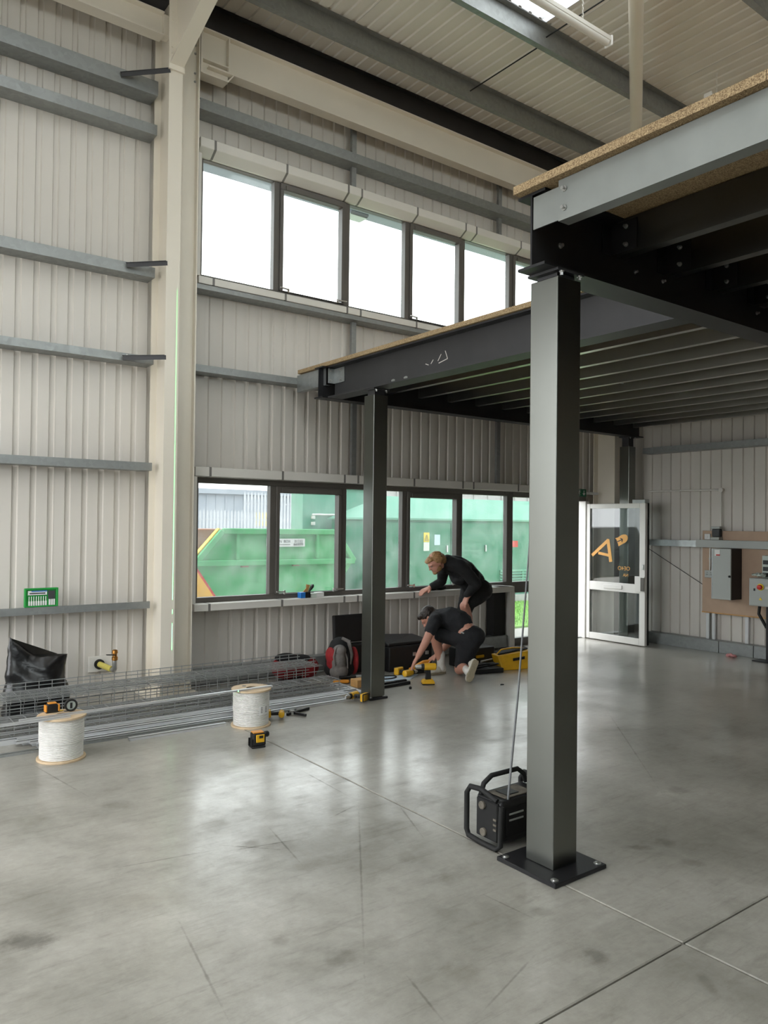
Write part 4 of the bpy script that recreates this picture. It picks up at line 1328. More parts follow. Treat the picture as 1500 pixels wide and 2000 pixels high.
strut('long dark strut lying at the floor edge of the pile', -0.5, 3.35, 5.68, 0.0, 0.03, 0.02, 'galv', y1=5.70)
strut('long bright strut in front of the wire trays, first row', 1.3, 4.08, 5.86, 0.0)
strut('long bright strut in front of the wire trays, second row', 1.25, 4.18, 5.92, 0.0)
strut('long bright strut stacked on the front row', 1.2, 4.02, 5.89, 0.0215)
strut('long bright strut in front of the wire trays, third row', 0.4, 4.16, 5.98, 0.0, 0.041, 0.041)
strut('short strut on the floor beside the foot of the slim column', 4.225, 4.19, 6.40, 0.0, 0.041, 0.021, y1=5.86)
for k, (x0, x1, y, z) in enumerate(((1.32, 4.06, 5.805, 0.0), (1.4, 3.98, 5.75, 0.0), (1.28, 4.10, 5.835, 0.0215), (1.22, 4.0, 5.935, 0.0215))):
    strut(('long bright strut lying nearest the drums of the loose bundle', 'long bright strut lying just before the bundle', 'long bright strut on top of the bundle nearest the drums', 'long bright strut on top of the bundle nearest the trays')[k], x0, x1, y, z)
strut('short strut on the floor running to the foot of the slim column', 4.17, 4.13, 6.40, 0.0, 0.041, 0.021, y1=5.86)

# ---- wire basket trays in a pile
def tray(label, x0, x1, y0, w, h, z, flip=False, rot=0.0, seed=0):
    """welded wire cable tray: U of longitudinal wires and bent cross wires"""
    t = thing('wire_tray', label, 'cable tray', ((x0 + x1) / 2, y0 + w / 2, z), 'wire basket trays')
    rnd = random.Random(seed)
    nb = max(3, round(w / 0.05))
    sec = [(y0, h), (y0, h / 2)] + [(y0 + w * i / nb, 0.0) for i in range(nb + 1)] + [(y0 + w, h / 2), (y0 + w, h)]
    if flip:
        sec = [(y, h - q) for y, q in sec]
    lw = MB()
    for i, (y, q) in enumerate(sec):
        lw.bar((x0 + rnd.uniform(-.01, .01), y, z + q + 0.003), (x1 + rnd.uniform(-.01, .01), y, z + q + 0.003), 0.006, 0.006)
    lw.build('long_wires', 'wire', t)
    cw = MB()
    n = int((x1 - x0) / 0.1)
    base = [sec[0], sec[2], sec[-3], sec[-1]]
    for k in range(n + 1):
        x = x0 + 0.02 + k * 0.1
        if x > x1 - 0.01: break
        for a, b in zip(base[:-1], base[1:]):
            cw.bar((x, a[0], z + a[1] + 0.0085 * (1 if a[1] == b[1] and not flip else 1)), (x, b[0], z + b[1] + 0.0085), 0.005, 0.005, (1, 0, 0))
    cw.build('cross_wires', 'wire', t)
    return t
tray('wide wire basket tray at the bottom of the pile by the wall', -0.6, 4.10, 6.31, 0.40, 0.10, 0.004, seed=1)
tray('inverted wire basket tray second on the pile by the wall', -0.6, 4.02, 6.32, 0.36, 0.10, 0.115, True, seed=3)
tray('uppermost wire basket tray on the pile by the wall', -0.6, 3.95, 6.34, 0.30, 0.06, 0.232, seed=4)
tray('wire basket tray on the floor in front of the pile', -0.6, 4.10, 6.03, 0.25, 0.055, 0.004, seed=5)
tray('wire basket tray inverted on top in front of the pile', -0.6, 4.04, 6.04, 0.22, 0.055, 0.07, True, seed=7)

# ---- laser level
t = thing('laser_level', 'black and yellow laser level standing on the open floor', 'laser level', (2.60, 4.93, 0), world=False, rotz=R(-8))
MB().box(-0.055, 0.045, -0.035, 0.035, 0.012, 0.105).build('body', 'black_plastic', t, bevel=0.012, seg=2)
MB().box(-0.032, 0.030, -0.040, -0.034, 0.04, 0.095).build('front_panel', 'yellow_plastic', t, bevel=0.003)
MB().box(-0.010, 0.018, -0.043, -0.039, 0.07, 0.088).build('display', 'black_plastic', t)
MB().box(-0.05, 0.03, -0.03, 0.03, 0.103, 0.111).build('top_cover', 'orange_plastic', t, bevel=0.003)
MB().lathe([(0.02, 0.0), (0.022, 0.02), (0.016, 0.03)], (0.044, 0, 0.085), 16, 'x').build('lens_housing', 'black_plastic', t, smooth=True)
MB().box(-0.062, 0.04, -0.038, 0.038, 0.0, 0.014).build('foot', 'black_rubber', t, bevel=0.004)
MB().box(-0.066, -0.054, -0.034, -0.026, 0.01, 0.065).box(-0.066, -0.054, 0.026, 0.034, 0.01, 0.065).build('bracket', 'black_plastic', t)

# its upright laser fan: a narrow green blade of light thrown at the cream column
ld = bpy.data.lights.new('laser_fan', 'SPOT')
lo = bpy.data.objects.new('laser_fan', ld)
COL.objects.link(lo)
lo.parent = t
lo.location = (0.08, 0.01, 0.09)
LASER_TARGET = Vector((2.668, 6.75, 1.46))
src = Matrix.Translation((2.60, 4.93, 0)) @ Matrix.Rotation(R(-8), 4, 'Z') @ Vector((0.08, 0.01, 0.09))
fd = (LASER_TARGET - src).normalized()
sx = fd.cross(Vector((0, 0, 1))).normalized()
uy = sx.cross(fd)
rotm = Matrix((sx, uy, -fd)).transposed()
lo.rotation_euler = (Matrix.Rotation(R(8), 3, 'Z') @ rotm).to_euler()
ld.energy = 1000
ld.color = (0.1, 1.0, 0.25)
ld.spot_size = R(53)
ld.spot_blend = 0.02
ld.shadow_soft_size = 0.0
ld.use_nodes = True
ln = ld.node_tree
em = ln.nodes['Emission']
tc_ = ln.nodes.new('ShaderNodeTexCoord')
sp_ = ln.nodes.new('ShaderNodeSeparateXYZ')
ln.links.new(tc_.outputs['Normal'], sp_.inputs['Vector'])
ab = ln.nodes.new('ShaderNodeMath'); ab.operation = 'ABSOLUTE'
ln.links.new(sp_.outputs['X'], ab.inputs[0])
lt = ln.nodes.new('ShaderNodeMath'); lt.operation = 'LESS_THAN'
ln.links.new(ab.outputs['Value'], lt.inputs[0])
lt.inputs[1].default_value = 0.001
ln.links.new(lt.outputs['Value'], em.inputs['Strength'])

# ---- cordless drills
def drill(label, loc, rotz, lay=None, s=1.0):
    t = thing('cordless_drill', label, 'drill', loc, world=False, rotz=rotz)
    if lay:
        t.rotation_euler = lay
    t.scale = (s, s, s)
    MB().prism([(-0.06, -0.038, 0.0), (0.06, -0.038, 0.0), (0.065, -0.038, 0.03), (0.045, -0.038, 0.05), (-0.045, -0.038, 0.055), (-0.065, -0.038, 0.025)], (0, 0.076, 0)).build('battery', 'yellow_plastic', t, bevel=0.006, seg=2)
    MB().box(-0.062, 0.062, -0.04, 0.04, 0.0, 0.014).build('battery_base', 'black_plastic', t, bevel=0.004)
    MB().prism([(-0.03, -0.018, 0.05), (0.03, -0.018, 0.05), (0.018, -0.018, 0.15), (-0.024, -0.018, 0.15)], (0, 0.036, 0)).build('grip', 'black_rubber', t, bevel=0.008, seg=2)
    MB().lathe([(0.018, -0.085), (0.034, -0.075), (0.036, 0.0), (0.034, 0.04)], (0.0, 0, 0.175), 18, 'x').build('motor_body', 'yellow_plastic', t, smooth=True)
    MB().lathe([(0.03, 0.0), (0.031, 0.02), (0.026, 0.03)], (0.04, 0, 0.175), 18, 'x').build('clutch_ring', 'black_plastic', t, smooth=True)
    MB().lathe([(0.022, 0.0), (0.023, 0.04), (0.012, 0.065)], (0.068, 0, 0.175), 16, 'x').build('chuck', 'zinc_bolt', t, smooth=True)
    MB().box(0.02, 0.036, -0.008, 0.008, 0.115, 0.145).build('trigger', 'black_plastic', t)
    MB().box(-0.05, 0.02, -0.0385, -0.034, 0.165, 0.19).build('side_panel', 'black_plastic', t, bevel=0.002)
    return t
drill('yellow cordless drill standing upright on its battery', (4.98, 5.89, 0.0), R(150), s=1.0)
drill('yellow cordless drill lying by the foot of the slim column', (4.02, 5.60, 0.045), 0, (R(90), 0, R(200)), 0.85)
drill('yellow cordless driver lying before the black tool cases', (5.02, 6.44, 0.045), 0, (R(90), 0, R(10)), 0.95)
drill('small cordless drill lying behind the right cable drum', (3.02, 5.60, 0.04), 0, (R(90), 0, R(60)), 0.7)
t = thing('bar_clamp', 'small steel clamp on the floor beside the right drum', 'clamp', (3.2, 5.62, 0))
MB().bar((3.20, 5.58, 0.012), (3.46, 5.66, 0.012), 0.014, 0.02).bar((3.25, 5.64, 0.015), (3.31, 5.46, 0.015), 0.016, 0.02).build('bar', 'black_steel', t)
MB().cyl((3.26, 5.60, 0.0), (3.26, 5.60, 0.035), 0.022, n=12).build('hub', 'zinc_bolt', t)

# ---- odds and ends round the slim column
t = thing('timber_block', 'tan timber block lying behind the slim column', 'block', (4.36, 6.16, 0))
MB().prism([(4.29, 6.13, 0), (4.50, 6.125, 0), (4.52, 6.23, 0), (4.29, 6.25, 0)], (0, 0, 0.075)).build('block_body', 'tan_wood', t, bevel=0.004)
t = thing('hand_saw', 'orange handled saw lying at the end of the wire trays', 'saw', (4.3, 6.5, 0))
MB().prism([(4.20, 6.42, 0.005), (4.34, 6.34, 0.005), (4.37, 6.38, 0.005), (4.23, 6.47, 0.005)], (0, 0, 0.03)).build('handle', 'orange_plastic', t, bevel=0.008)
MB().prism([(4.36, 6.34, 0.012), (4.56, 6.28, 0.012), (4.57, 6.32, 0.012), (4.38, 6.38, 0.012)], (0, 0, 0.012)).build('blade', 'tan_wood', t)
t = thing('pry_bar', 'black bar lying over the orange saw handle', 'bar', (4.4, 6.5, 0))
tag(t, 'black bar lying behind the timber block', 'bar')
MB().cyl((4.30, 6.46, 0.05), (4.62, 6.34, 0.045), 0.013, n=10).build('shaft', 'black_plastic', t, smooth=True)
MB().cyl((4.46, 6.40, 0.05), (4.54, 6.37, 0.049), 0.0145, n=10).build('collar', 'zinc_bolt', t, smooth=True)
t = thing('plastic_sheet', 'pale blue board lying on the floor right of the slim column', 'board', (4.85, 6.3, 0))
MB().prism([(4.60, 6.27, 0.0), (4.98, 6.17, 0.0), (5.20, 6.31, 0.0), (4.95, 6.40, 0.0), (4.66, 6.50, 0.0)], (0, 0, 0.008)).build('board', 'sheet_blue', t)
t = thing('cable_hoop', 'black cable hoop lying on the pale board', 'cable', (4.78, 6.36, 0.008))
MB().tube([(4.80 + 0.12 * math.cos(a), 6.34 + 0.07 * math.sin(a), 0.014) for a in [2 * math.pi * i / 28 for i in range(28)]], 0.006, 6, closed=True).build('hoop', 'black_rubber', t, smooth=True)
for lab, a, b in (('black handled level nearer the blue board', (4.45, 6.085, 0.015), (4.86, 6.10, 0.015)), ('black handled level nearer the upright drill', (4.40, 5.98, 0.015), (4.83, 6.005, 0.015))):
    t = thing('level_bar', lab, 'level', a)
    MB().bar(a, b, 0.03, 0.025).build('bar', 'black_steel', t)
    bb = Vector(b)
    dd = (bb - Vector(a)).normalized()
    MB().bar(bb - dd * 0.14, bb + dd * 0.01, 0.036, 0.03).build('grip', 'black_rubber', t, bevel=0.006)
tag(MB().lathe([(0.012, 0), (0.014, 0.004), (0.014, 0.018), (0.008, 0.024)], (4.70, 5.82, 0.0), 12).build('rubber_cap', 'black_rubber', smooth=True), 'small black cap on the floor before the upright drill', 'cap')
tag(MB().prism([(5.55, 5.45, 0), (5.59, 5.44, 0), (5.58, 5.47, 0)], (0, 0, 0.01)).build('rubble_chip', 'black_rubber'), 'tiny dark chip on the floor by the kneeling shoe', 'chip')

# ---- bags and cases along the wall
t = thing('backpack', 'grey and red tool backpack at the end of the trays', 'backpack', (4.42, 6.62, 0))
blob('body', [((4.42, 6.64, 0.20), (0.16, 0.12, 0.20)), ((4.42, 6.64, 0.10), (0.17, 0.13, 0.11)), ((4.44, 6.66, 0.32), (0.12, 0.10, 0.10))], 'black_fabric', t, 0.012, 6)
blob('front_pocket', [((4.35, 6.56, 0.19), (0.085, 0.08, 0.15)), ((4.36, 6.56, 0.09), (0.10, 0.09, 0.09)), ((4.36, 6.55, 0.30), (0.07, 0.07, 0.06))], 'grey_fabric', t, 0.01, 5)
blob('side_panel', [((4.285, 6.60, 0.25), (0.04, 0.08, 0.085)), ((4.29, 6.60, 0.17), (0.035, 0.07, 0.07))], 'red_fabric', t, 0.01, 4)
blob('side_panel', [((4.57, 6.60, 0.17), (0.035, 0.08, 0.15))], 'red_fabric', t, 0.01, 4)
MB().tube([(4.275, 6.505, 0.16), (4.262, 6.51, 0.25), (4.285, 6.52, 0.31), (4.31, 6.53, 0.335), (4.36, 6.54, 0.34), (4.40, 6.52, 0.30), (4.42, 6.50, 0.22), (4.42, 6.49, 0.12)], 0.008, 8).build('piping', 'grey_fabric', t, smooth=True)
MB().tube([(4.47, 6.56, 0.08), (4.50, 6.54, 0.25), (4.48, 6.56, 0.38), (4.42, 6.60, 0.415)], [0.02, 0.02, 0.022, 0.016], 8).build('shoulder_strap', 'grey_fabric', t, smooth=True)
t = thing('tool_bag', 'red and black tool bag slumped behind the wire trays', 'tool bag', (4.05, 6.86, 0))
blob('body', [((3.95, 6.86, 0.13), (0.20, 0.10, 0.13)), ((4.16, 6.86, 0.10), (0.14, 0.09, 0.11))], 'red_fabric', t, 0.012, 4)
blob('flap', [((3.90, 6.84, 0.23), (0.12, 0.09, 0.045)), ((4.05, 6.82, 0.21), (0.12, 0.09, 0.04))], 'black_fabric', t, 0.01, 4)
t = thing('tool_case', 'black tool case with its lid standing open', 'tool case', (4.74, 6.84, 0))
MB().box(4.62, 4.97, 6.76, 6.93, 0.0, 0.30).build('case_body', 'black_plastic', t, bevel=0.012, seg=2)
MB().obox((4.76, 6.965, 0.45), (0.42, 0.05, 0.30), Matrix.Rotation(R(-4), 3, 'X')).build('lid', 'black_plastic', t, bevel=0.012, seg=2)
MB().box(4.93, 4.99, 6.66, 6.70, 0.2, 0.28).build('latch', 'black_steel', t)
t = thing('tool_case', 'large black tool chest right of the slim column', 'tool case', (5.3, 6.78, 0))
MB().box(5.02, 5.62, 6.58, 6.94, 0.0, 0.27).build('case_body', 'black_plastic', t, bevel=0.012, seg=2)
MB().prism([(5.02, 6.60, 0.272), (5.62, 6.60, 0.272), (5.62, 6.94, 0.30), (5.02, 6.94, 0.34)], (0, 0, 0.03)).build('lid', 'black_plastic', t, bevel=0.008)
for x in (5.36, 5.54):
    MB().box(x - 0.022, x + 0.022, 6.566, 6.582, 0.15, 0.19).build('latch', 'zinc_bolt', t, bevel=0.003)
t = thing('step_case', 'black tool case under the standing man\'s raised foot', 'tool case', (6.1, 6.42, 0))
MB().box(5.85, 6.32, 6.30, 6.56, 0.0, 0.21).build('case_body', 'black_plastic', t, bevel=0.012, seg=2)
MB().box(6.02, 6.14, 6.282, 6.30, 0.10, 0.13).build('handle', 'yellow_plastic', t, bevel=0.004)
# yellow tool tote and clutter
t = thing('tool_tote', 'yellow tool tote tipped on the floor right of the kneeling man', 'tool bag', (6.38, 6.1, 0))
MB().prism([(6.12, 5.98, 0.0), (6.50, 5.88, 0.0), (6.54, 5.92, 0.20), (6.10, 6.03, 0.155)], (0.05, 0.16, 0.0)).build('shell', 'yellow_plastic', t, bevel=0.01, seg=2)
MB().prism([(6.14, 6.06, 0.158), (6.52, 5.98, 0.203), (6.60, 6.14, 0.203), (6.22, 6.22, 0.158)], (0, 0, 0.012)).build('lining', 'black_fabric', t)
MB().prism([(6.24, 5.938, 0.10), (6.38, 5.90, 0.115), (6.385, 5.902, 0.145), (6.245, 5.943, 0.13)], (0, -0.004, 0)).build('badge', 'black_plastic', t)
MB().tube([(6.15, 6.1, 0.16), (6.2, 6.08, 0.21), (6.35, 6.06, 0.22), (6.5, 6.04, 0.21)], 0.009, 8).build('handle', 'yellow_plastic', t, smooth=True)
MB().prism([(6.50, 6.1, 0.2), (6.72, 6.05, 0.13), (6.62, 6.2, 0.12)], (0, 0, 0.01)).build('flap', 'black_fabric', t)
t = thing('tool_tray', 'black tray of loose tools between the shoe and the yellow tote', 'tool tray', (6.0, 6.08, 0))
MB().prism([(5.72, 6.00, 0.0), (6.06, 5.90, 0.0), (6.12, 6.10, 0.0), (5.80, 6.22, 0.0)], (0, 0, 0.05)).build('tray', 'black_plastic', t, bevel=0.006)
for i, (a, b) in enumerate((((5.78, 6.03, 0.06), (6.05, 6.0, 0.075)), ((5.82, 6.12, 0.06), (6.08, 6.06, 0.08)), ((5.92, 6.16, 0.065), (6.06, 5.98, 0.085)), ((5.95, 6.14, 0.09), (6.1, 6.12, 0.11)))):
    MB().cyl(a, b, 0.014, 0.008, n=8).build('tool', ('black_rubber', 'black_steel', 'black_plastic', 'zinc_bolt')[i], t, smooth=True)
t = thing('pruning_saw', 'orange and grey folding saw behind the upright drill', 'saw', (5.3, 6.3, 0))
MB().prism([(5.16, 6.36, 0.04), (5.34, 6.32, 0.10), (5.38, 6.32, 0.14), (5.30, 6.33, 0.135), (5.14, 6.37, 0.06)], (0, 0.04, 0)).build('handle', 'orange_plastic', t, bevel=0.006)
MB().prism([(5.16, 6.38, 0.0), (5.36, 6.35, 0.0), (5.36, 6.35, 0.09), (5.16, 6.38, 0.05)], (0, 0.03, 0)).build('holder', 'black_plastic', t)

# ---- site radio with cage and long aerial
t = thing('site_radio', 'black caged site radio with long aerial behind the near column', 'radio', (2.9, 2.77, 0))
MB().box(2.75, 3.08, 2.685, 2.865, 0.025, 0.235).build('body', 'black_plastic', t, bevel=0.016, seg=3)
MB().box(2.736, 2.752, 2.70, 2.85, 0.035, 0.225).build('end_panel', 'black_rubber', t, bevel=0.006)
for y, z in ((2.80, 0.195), (2.79, 0.065)):
    MB().lathe([(0.02, 0.0), (0.02, -0.012), (0.016, -0.015), (0.006, -0.013)], (2.736, y, z), 16, 'x').build('corner_bumper', 'radio_dust', t, smooth=True)
for i in range(3):
    MB().box(2.732, 2.74, 2.705, 2.725, 0.09 + i * 0.025, 0.10 + i * 0.025).build('vent_slot', 'radio_dust', t)
MB().tube([(2.735, 2.70, 0.24), (2.725, 2.80, 0.275), (2.72, 2.875, 0.27), (2.72, 2.90, 0.235), (2.72, 2.90, 0.05), (2.72, 2.885, 0.022), (2.72, 2.80, 0.014), (2.72, 2.69, 0.014), (2.73, 2.672, 0.03), (2.74, 2.675, 0.22)], 0.014, 10).build('cage_frame', 'black_rubber', t, smooth=True)
MB().tube([(3.10, 2.70, 0.24), (3.11, 2.80, 0.275), (3.115, 2.875, 0.27), (3.115, 2.90, 0.235), (3.115, 2.90, 0.05), (3.115, 2.80, 0.014), (3.115, 2.69, 0.014), (3.10, 2.675, 0.22)], 0.014, 10).build('cage_frame', 'black_rubber', t, smooth=True)
MB().tube([(2.75, 2.83, 0.235), (2.775, 2.835, 0.285), (2.83, 2.835, 0.315), (3.02, 2.835, 0.315), (3.06, 2.83, 0.285), (3.08, 2.83, 0.24)], 0.013, 10).build('carry_handle', 'black_rubber', t, smooth=True)
MB().box(2.80, 3.0, 2.71, 2.83, 0.234, 0.241).build('top_hatch', 'radio_dust', t, bevel=0.003)
MB().box(2.83, 2.92, 2.73, 2.81, 0.241, 0.245).build('hatch_lid', 'black_plastic', t, bevel=0.002)
MB().box(2.78, 3.06, 2.681, 2.687, 0.06, 0.20).build('speaker_grille', 'black_rubber', t)
for z in (0.135, 0.165):
    MB().box(2.80, 2.90, 2.678, 2.682, z, z + 0.008).build('badge', 'elec_grey', t)
MB().tube([(2.81, 2.70, 0.235), AERIAL_MID, AERIAL_TOP], [0.006, 0.0055, 0.004], 8).build('aerial', 'aerial_grey', t, smooth=True)

# ---- bin liner, gas stub, green case on the rail
t = thing('bin_liner', 'black bin liner slumped against the wall left of the gas pipe', 'bag', (1.5, 6.85, 0))
def bag_mesh():
    n, mz = 26, 22
    vs, fs = [], []
    for j in range(mz + 1):
        f = j / mz
        for i in range(n):
            a = 2 * math.pi * i / n
            top = 0.50 - 0.10 * math.cos(a) * 0 + 0.10 * (0.5 - 0.5 * math.cos(a - math.pi) if True else 0)
            w = 0.26 - 0.04 * f
            d = 0.085 * (1 - f) ** 0.6 + 0.02
            x = 1.56 + w * math.cos(a)
            y = 6.88 + d * math.sin(a) + 0.03 * f
            zt = 0.46 + 0.17 * max(0.0, -math.cos(a)) ** 1.3 - 0.05 * max(0, math.cos(a)) ** 2 * 0
            z = f * zt
            p = Vector((x * 5, y * 5, z * 5))
            k = 0.02 * noise.noise(p) + 0.018 * noise.noise(p * 2.7)
            vs.append((x + k * math.cos(a), y + k * 1.4 * math.sin(a) - abs(k) * 0.3, max(0.0, z + (0.01 * noise.noise(p * 2) if j else 0))))
    for j in range(mz):
        for i in range(n):
            i2 = (i + 1) % n
            fs.append((j * n + i, j * n + i2, (j + 1) * n + i2, (j + 1) * n + i))
    fs.append(tuple(range(n - 1, -1, -1)))
    fs.append(tuple(mz * n + i for i in range(n)))
    m_ = MB()
    m_._add(vs, fs)
    return m_
bo = bag_mesh().build('bag_film', 'bin_liner', t, smooth=True)
bo.data.set_sharp_from_angle(angle=R(75))
t = thing('gas_stub', 'yellow gas pipe stub with brass valve at the wall', 'pipe', (2.17, 7.1, 0.2))
MB().box(2.06, 2.27, 7.17, 7.197, 0.22, 0.36).build('backing_plate', 'white_trim', t, bevel=0.003)
MB().lathe([(0.028, 0.0), (0.045, 0.0), (0.045, 0.02), (0.028, 0.02)], (2.15, 7.15, 0.29), 20, 'y').build('collar', 'black_rubber', t, smooth=True)
MB().cyl((2.15, 7.15, 0.29), (2.19, 6.93, 0.275), 0.026, n=14).build('sleeve', 'yellow_pipe', t, smooth=True)
MB().tube([(2.19, 6.94, 0.275), (2.197, 6.90, 0.273), (2.20, 6.885, 0.285), (2.20, 6.885, 0.36)], 0.022, 12).build('elbow', 'zinc_bolt', t, smooth=True)
vv = MB().lathe([(0.02, 0.36), (0.026, 0.365), (0.026, 0.39), (0.02, 0.395), (0.02, 0.42), (0.026, 0.425), (0.024, 0.45), (0.015, 0.455)], (2.20, 6.885, 0), 12).build('valve', 'brass', t, smooth=True)
MB().bar((2.20, 6.87, 0.41), (2.12, 6.86, 0.42), 0.02, 0.008).build('lever', 'black_plastic', vv)
t = thing('fixings_case', 'green plastic case of screwdriver bits standing on the rail', 'case', (1.6, 6.99, 0.855))
MB().box(1.475, 1.745, 7.012, 7.03, 0.855, 1.015).build('back_shell', 'case_green', t, bevel=0.004)
MB().box(1.475, 1.49, 6.998, 7.012, 0.855, 1.015).box(1.73, 1.745, 6.998, 7.012, 0.855, 1.015).box(1.49, 1.73, 6.998, 7.012, 1.0, 1.015).box(1.49, 1.73, 6.998, 7.012, 0.855, 0.866).build('rim', 'case_green', t, bevel=0.002)
MB().box(1.503, 1.655, 7.004, 7.012, 0.957, 0.993).build('label_card', 'paper', t)
MB().box(1.53, 1.655, 7.002, 7.004, 0.984, 0.993).build('label_band', 'label_blue', t)
MB().box(1.515, 1.64, 7.0025, 7.004, 0.966, 0.976).build('label_print', 'elec_dark', t)
MB().box(1.665, 1.72, 7.004, 7.012, 0.92, 0.99).build('dark_insert', 'elec_dark', t)
for i in range(8):
    x = 1.507 + i * 0.019
    b_ = MB().box(x, x + 0.012, 7.0, 7.012, 0.868, 0.905).build('bit_block', 'paper', t)
    MB().cyl((x + 0.006, 7.006, 0.905), (x + 0.006, 7.006, 0.945), 0.0035, n=6).build('bit', 'zinc_bolt', b_)
for i in range(3):
    x = 1.67 + i * 0.018
    MB().box(x, x + 0.013, 7.0, 7.012, 0.868, 0.918).build('bit_block', 'paper', t)

# ---- on the sill
t = thing('bit_box', 'small blue and black box with open flaps on the sill', 'box', (4.24, 7.04, 0.80))
MB().box(4.17, 4.225, 7.01, 7.08, 0.801, 0.86).build('blue_side', 'blue_plastic', t)
MB().box(4.225, 4.285, 7.008, 7.082, 0.801, 0.862).build('carton', 'black_plastic', t)
MB().prism([(4.23, 7.07, 0.862), (4.29, 7.07, 0.862), (4.32, 7.07, 0.93), (4.27, 7.07, 0.94), (4.27, 7.07, 0.90)], (0, 0.006, 0)).build('flap', 'tan_wood', t)
MB().prism([(4.285, 7.03, 0.862), (4.292, 7.03, 0.862), (4.34, 7.03, 0.91), (4.34, 7.03, 0.94), (4.325, 7.03, 0.94)], (0, 0.03, 0)).build('flap', 'black_plastic', t)
t = thing('paper_carton', 'two small white cartons beside the blue box on the sill', 'carton', (4.38, 7.05, 0.80))
MB().box(4.30, 4.37, 7.02, 7.08, 0.801, 0.845).build('carton', 'clear_plastic', t, bevel=0.002)
t2 = thing('paper_carton', 'small white carton further along the sill from the blue box', 'carton', (4.45, 7.05, 0.80))
tag(t, 'small white carton next to the blue box on the sill', 'carton')
MB().box(4.375, 4.47, 7.03, 7.09, 0.801, 0.85).build('carton', 'paper', t2, bevel=0.002)
t = thing('paper_sheets', 'white papers lying on the right end of the sill', 'paper', (7.1, 7.04, 0.80))
for i, (a, m_) in enumerate(((8, 'paper'), (-10, 'paper'), (20, 'paper'))):
    MB().obox((7.08 + i * 0.05, 7.04 - i * 0.005, 0.803 + i * 0.006), (0.28, 0.17, 0.003), Matrix.Rotation(R(a), 3, 'Z') @ Matrix.Rotation(R(2 * i), 3, 'Y')).build('sheet', m_, t)
t = thing('sill_pad', 'black pad on the sill behind the leaning arm', 'pad', (6.05, 7.05, 0.80))
blob('pad', [((6.02, 7.05, 0.825), (0.08, 0.04, 0.024)), ((6.14, 7.05, 0.83), (0.09, 0.045, 0.03))], 'black_fabric', t, 0.008, 3)
# ---- exit sign
t = thing('exit_sign', 'green exit sign with running figure and arrow over the door', 'sign', (8.68, 7.0, 2.06))
MB().box(8.55, 8.79, 6.985, 6.998, 2.005, 2.11).build('panel', 'sign_green', t, bevel=0.002)
ar = MB().bar((8.735, 6.983, 2.09), (8.735, 6.983, 2.03), 0.012, 0.002, (0, 1, 0)).bar((8.735, 6.983, 2.025), (8.712, 6.983, 2.052), 0.011, 0.002, (0, 1, 0)).bar((8.735, 6.983, 2.025), (8.758, 6.983, 2.052), 0.011, 0.002, (0, 1, 0))
ar.build('arrow', 'paper', t)
rn = MB().cyl((8.645, 6.984, 2.092), (8.645, 6.982, 2.092), 0.009, n=10)
for a, b in (((8.64, 2.08), (8.628, 2.052)), ((8.628, 2.052), (8.648, 2.035)), ((8.648, 2.035), (8.642, 2.015)), ((8.628, 2.052), (8.612, 2.036)), ((8.612, 2.036), (8.598, 2.036)), ((8.638, 2.076), (8.66, 2.062)), ((8.638, 2.076), (8.615, 2.07))):
    rn.bar((a[0], 6.983, a[1]), (b[0], 6.983, b[1]), 0.009, 0.002, (0, 1, 0))
rn.build('running_figure', 'paper', t)
MB().box(8.57, 8.59, 6.982, 6.985, 2.015, 2.10).build('doorway_mark', 'paper', t)

# ---- electrical board on the end wall
t = thing('backing_board', 'brown backing board for the electrics on the end wall', 'board', (9.38, 5.0, 0.5))
MB().box(9.36, 9.385, 3.9, 5.56, 0.50, 1.55).build('board', 'mdf', t, bevel=0.002)
MB().box(9.352, 9.36, 3.9, 5.56, 0.488, 0.502).build('edge_strip', 'tan_wood', t)
for y in (5.50, 5.42, 4.98, 4.2):
    MB().box(9.388, 9.42, y - 0.02, y + 0.02, 0.152, 1.54).build('stud', 'galv_bright', t)
t = thing('cable_trunking', 'grey steel trunking across the electrical board', 'trunking', (9.3, 5.0, 1.34))
MB().box(9.27, 9.357, 3.9, 5.60, 1.335, 1.432).build('trunking_body', 'elec_grey', t, bevel=0.002)
MB().box(9.267, 9.27, 3.9, 5.60, 1.34, 1.427).build('cover', 'elec_grey', t)
t = thing('wall_rail', 'short galvanised rail between the open door and the trunking', 'wall rail', (9.35, 6.0, 1.34), 'galvanised wall rails')
MB().box(9.28, 9.284, 5.605, 6.40, 1.335, 1.42).box(9.284, XE - 0.003, 5.605, 6.40, 1.335, 1.339).build('rail_section', 'galv', t)
t = thing('switch_cabinet', 'tall grey electrical cabinet on the board', 'cabinet', (9.25, 5.17, 0.7))
MB().box(9.12, 9.358, 5.03, 5.285, 0.70, 1.33).build('cabinet_body', 'black_steel', t)
MB().box(9.10, 9.119, 5.03, 5.27, 0.70, 1.33).build('cabinet_door', 'elec_grey', t, bevel=0.003)
MB().box(9.105, 9.119, 5.272, 5.285, 0.70, 1.33).build('hinge_strip', 'galv', t)
MB().lathe([(0.014, 0.0), (0.014, -0.012), (0.008, -0.018)], (9.10, 5.045, 0.99), 12, 'x').build('lock', 'black_plastic', t)
MB().box(9.097, 9.10, 5.17, 5.24, 1.24, 1.315).build('label', 'paper', t)
MB().box(9.095, 9.097, 5.17, 5.22, 1.242, 1.258).build('label_band', 'red_plastic', t)
t = thing('control_box', 'grey control box with red and yellow isolator switch', 'control box', (9.2, 4.65, 0.66))
MB().box(9.10, 9.357, 4.35, 4.80, 0.66, 0.99).build('box_body', 'elec_grey', t, bevel=0.004)
MB().box(9.092, 9.10, 4.36, 4.79, 0.67, 0.98).build('lid', 'elec_grey', t, bevel=0.003)
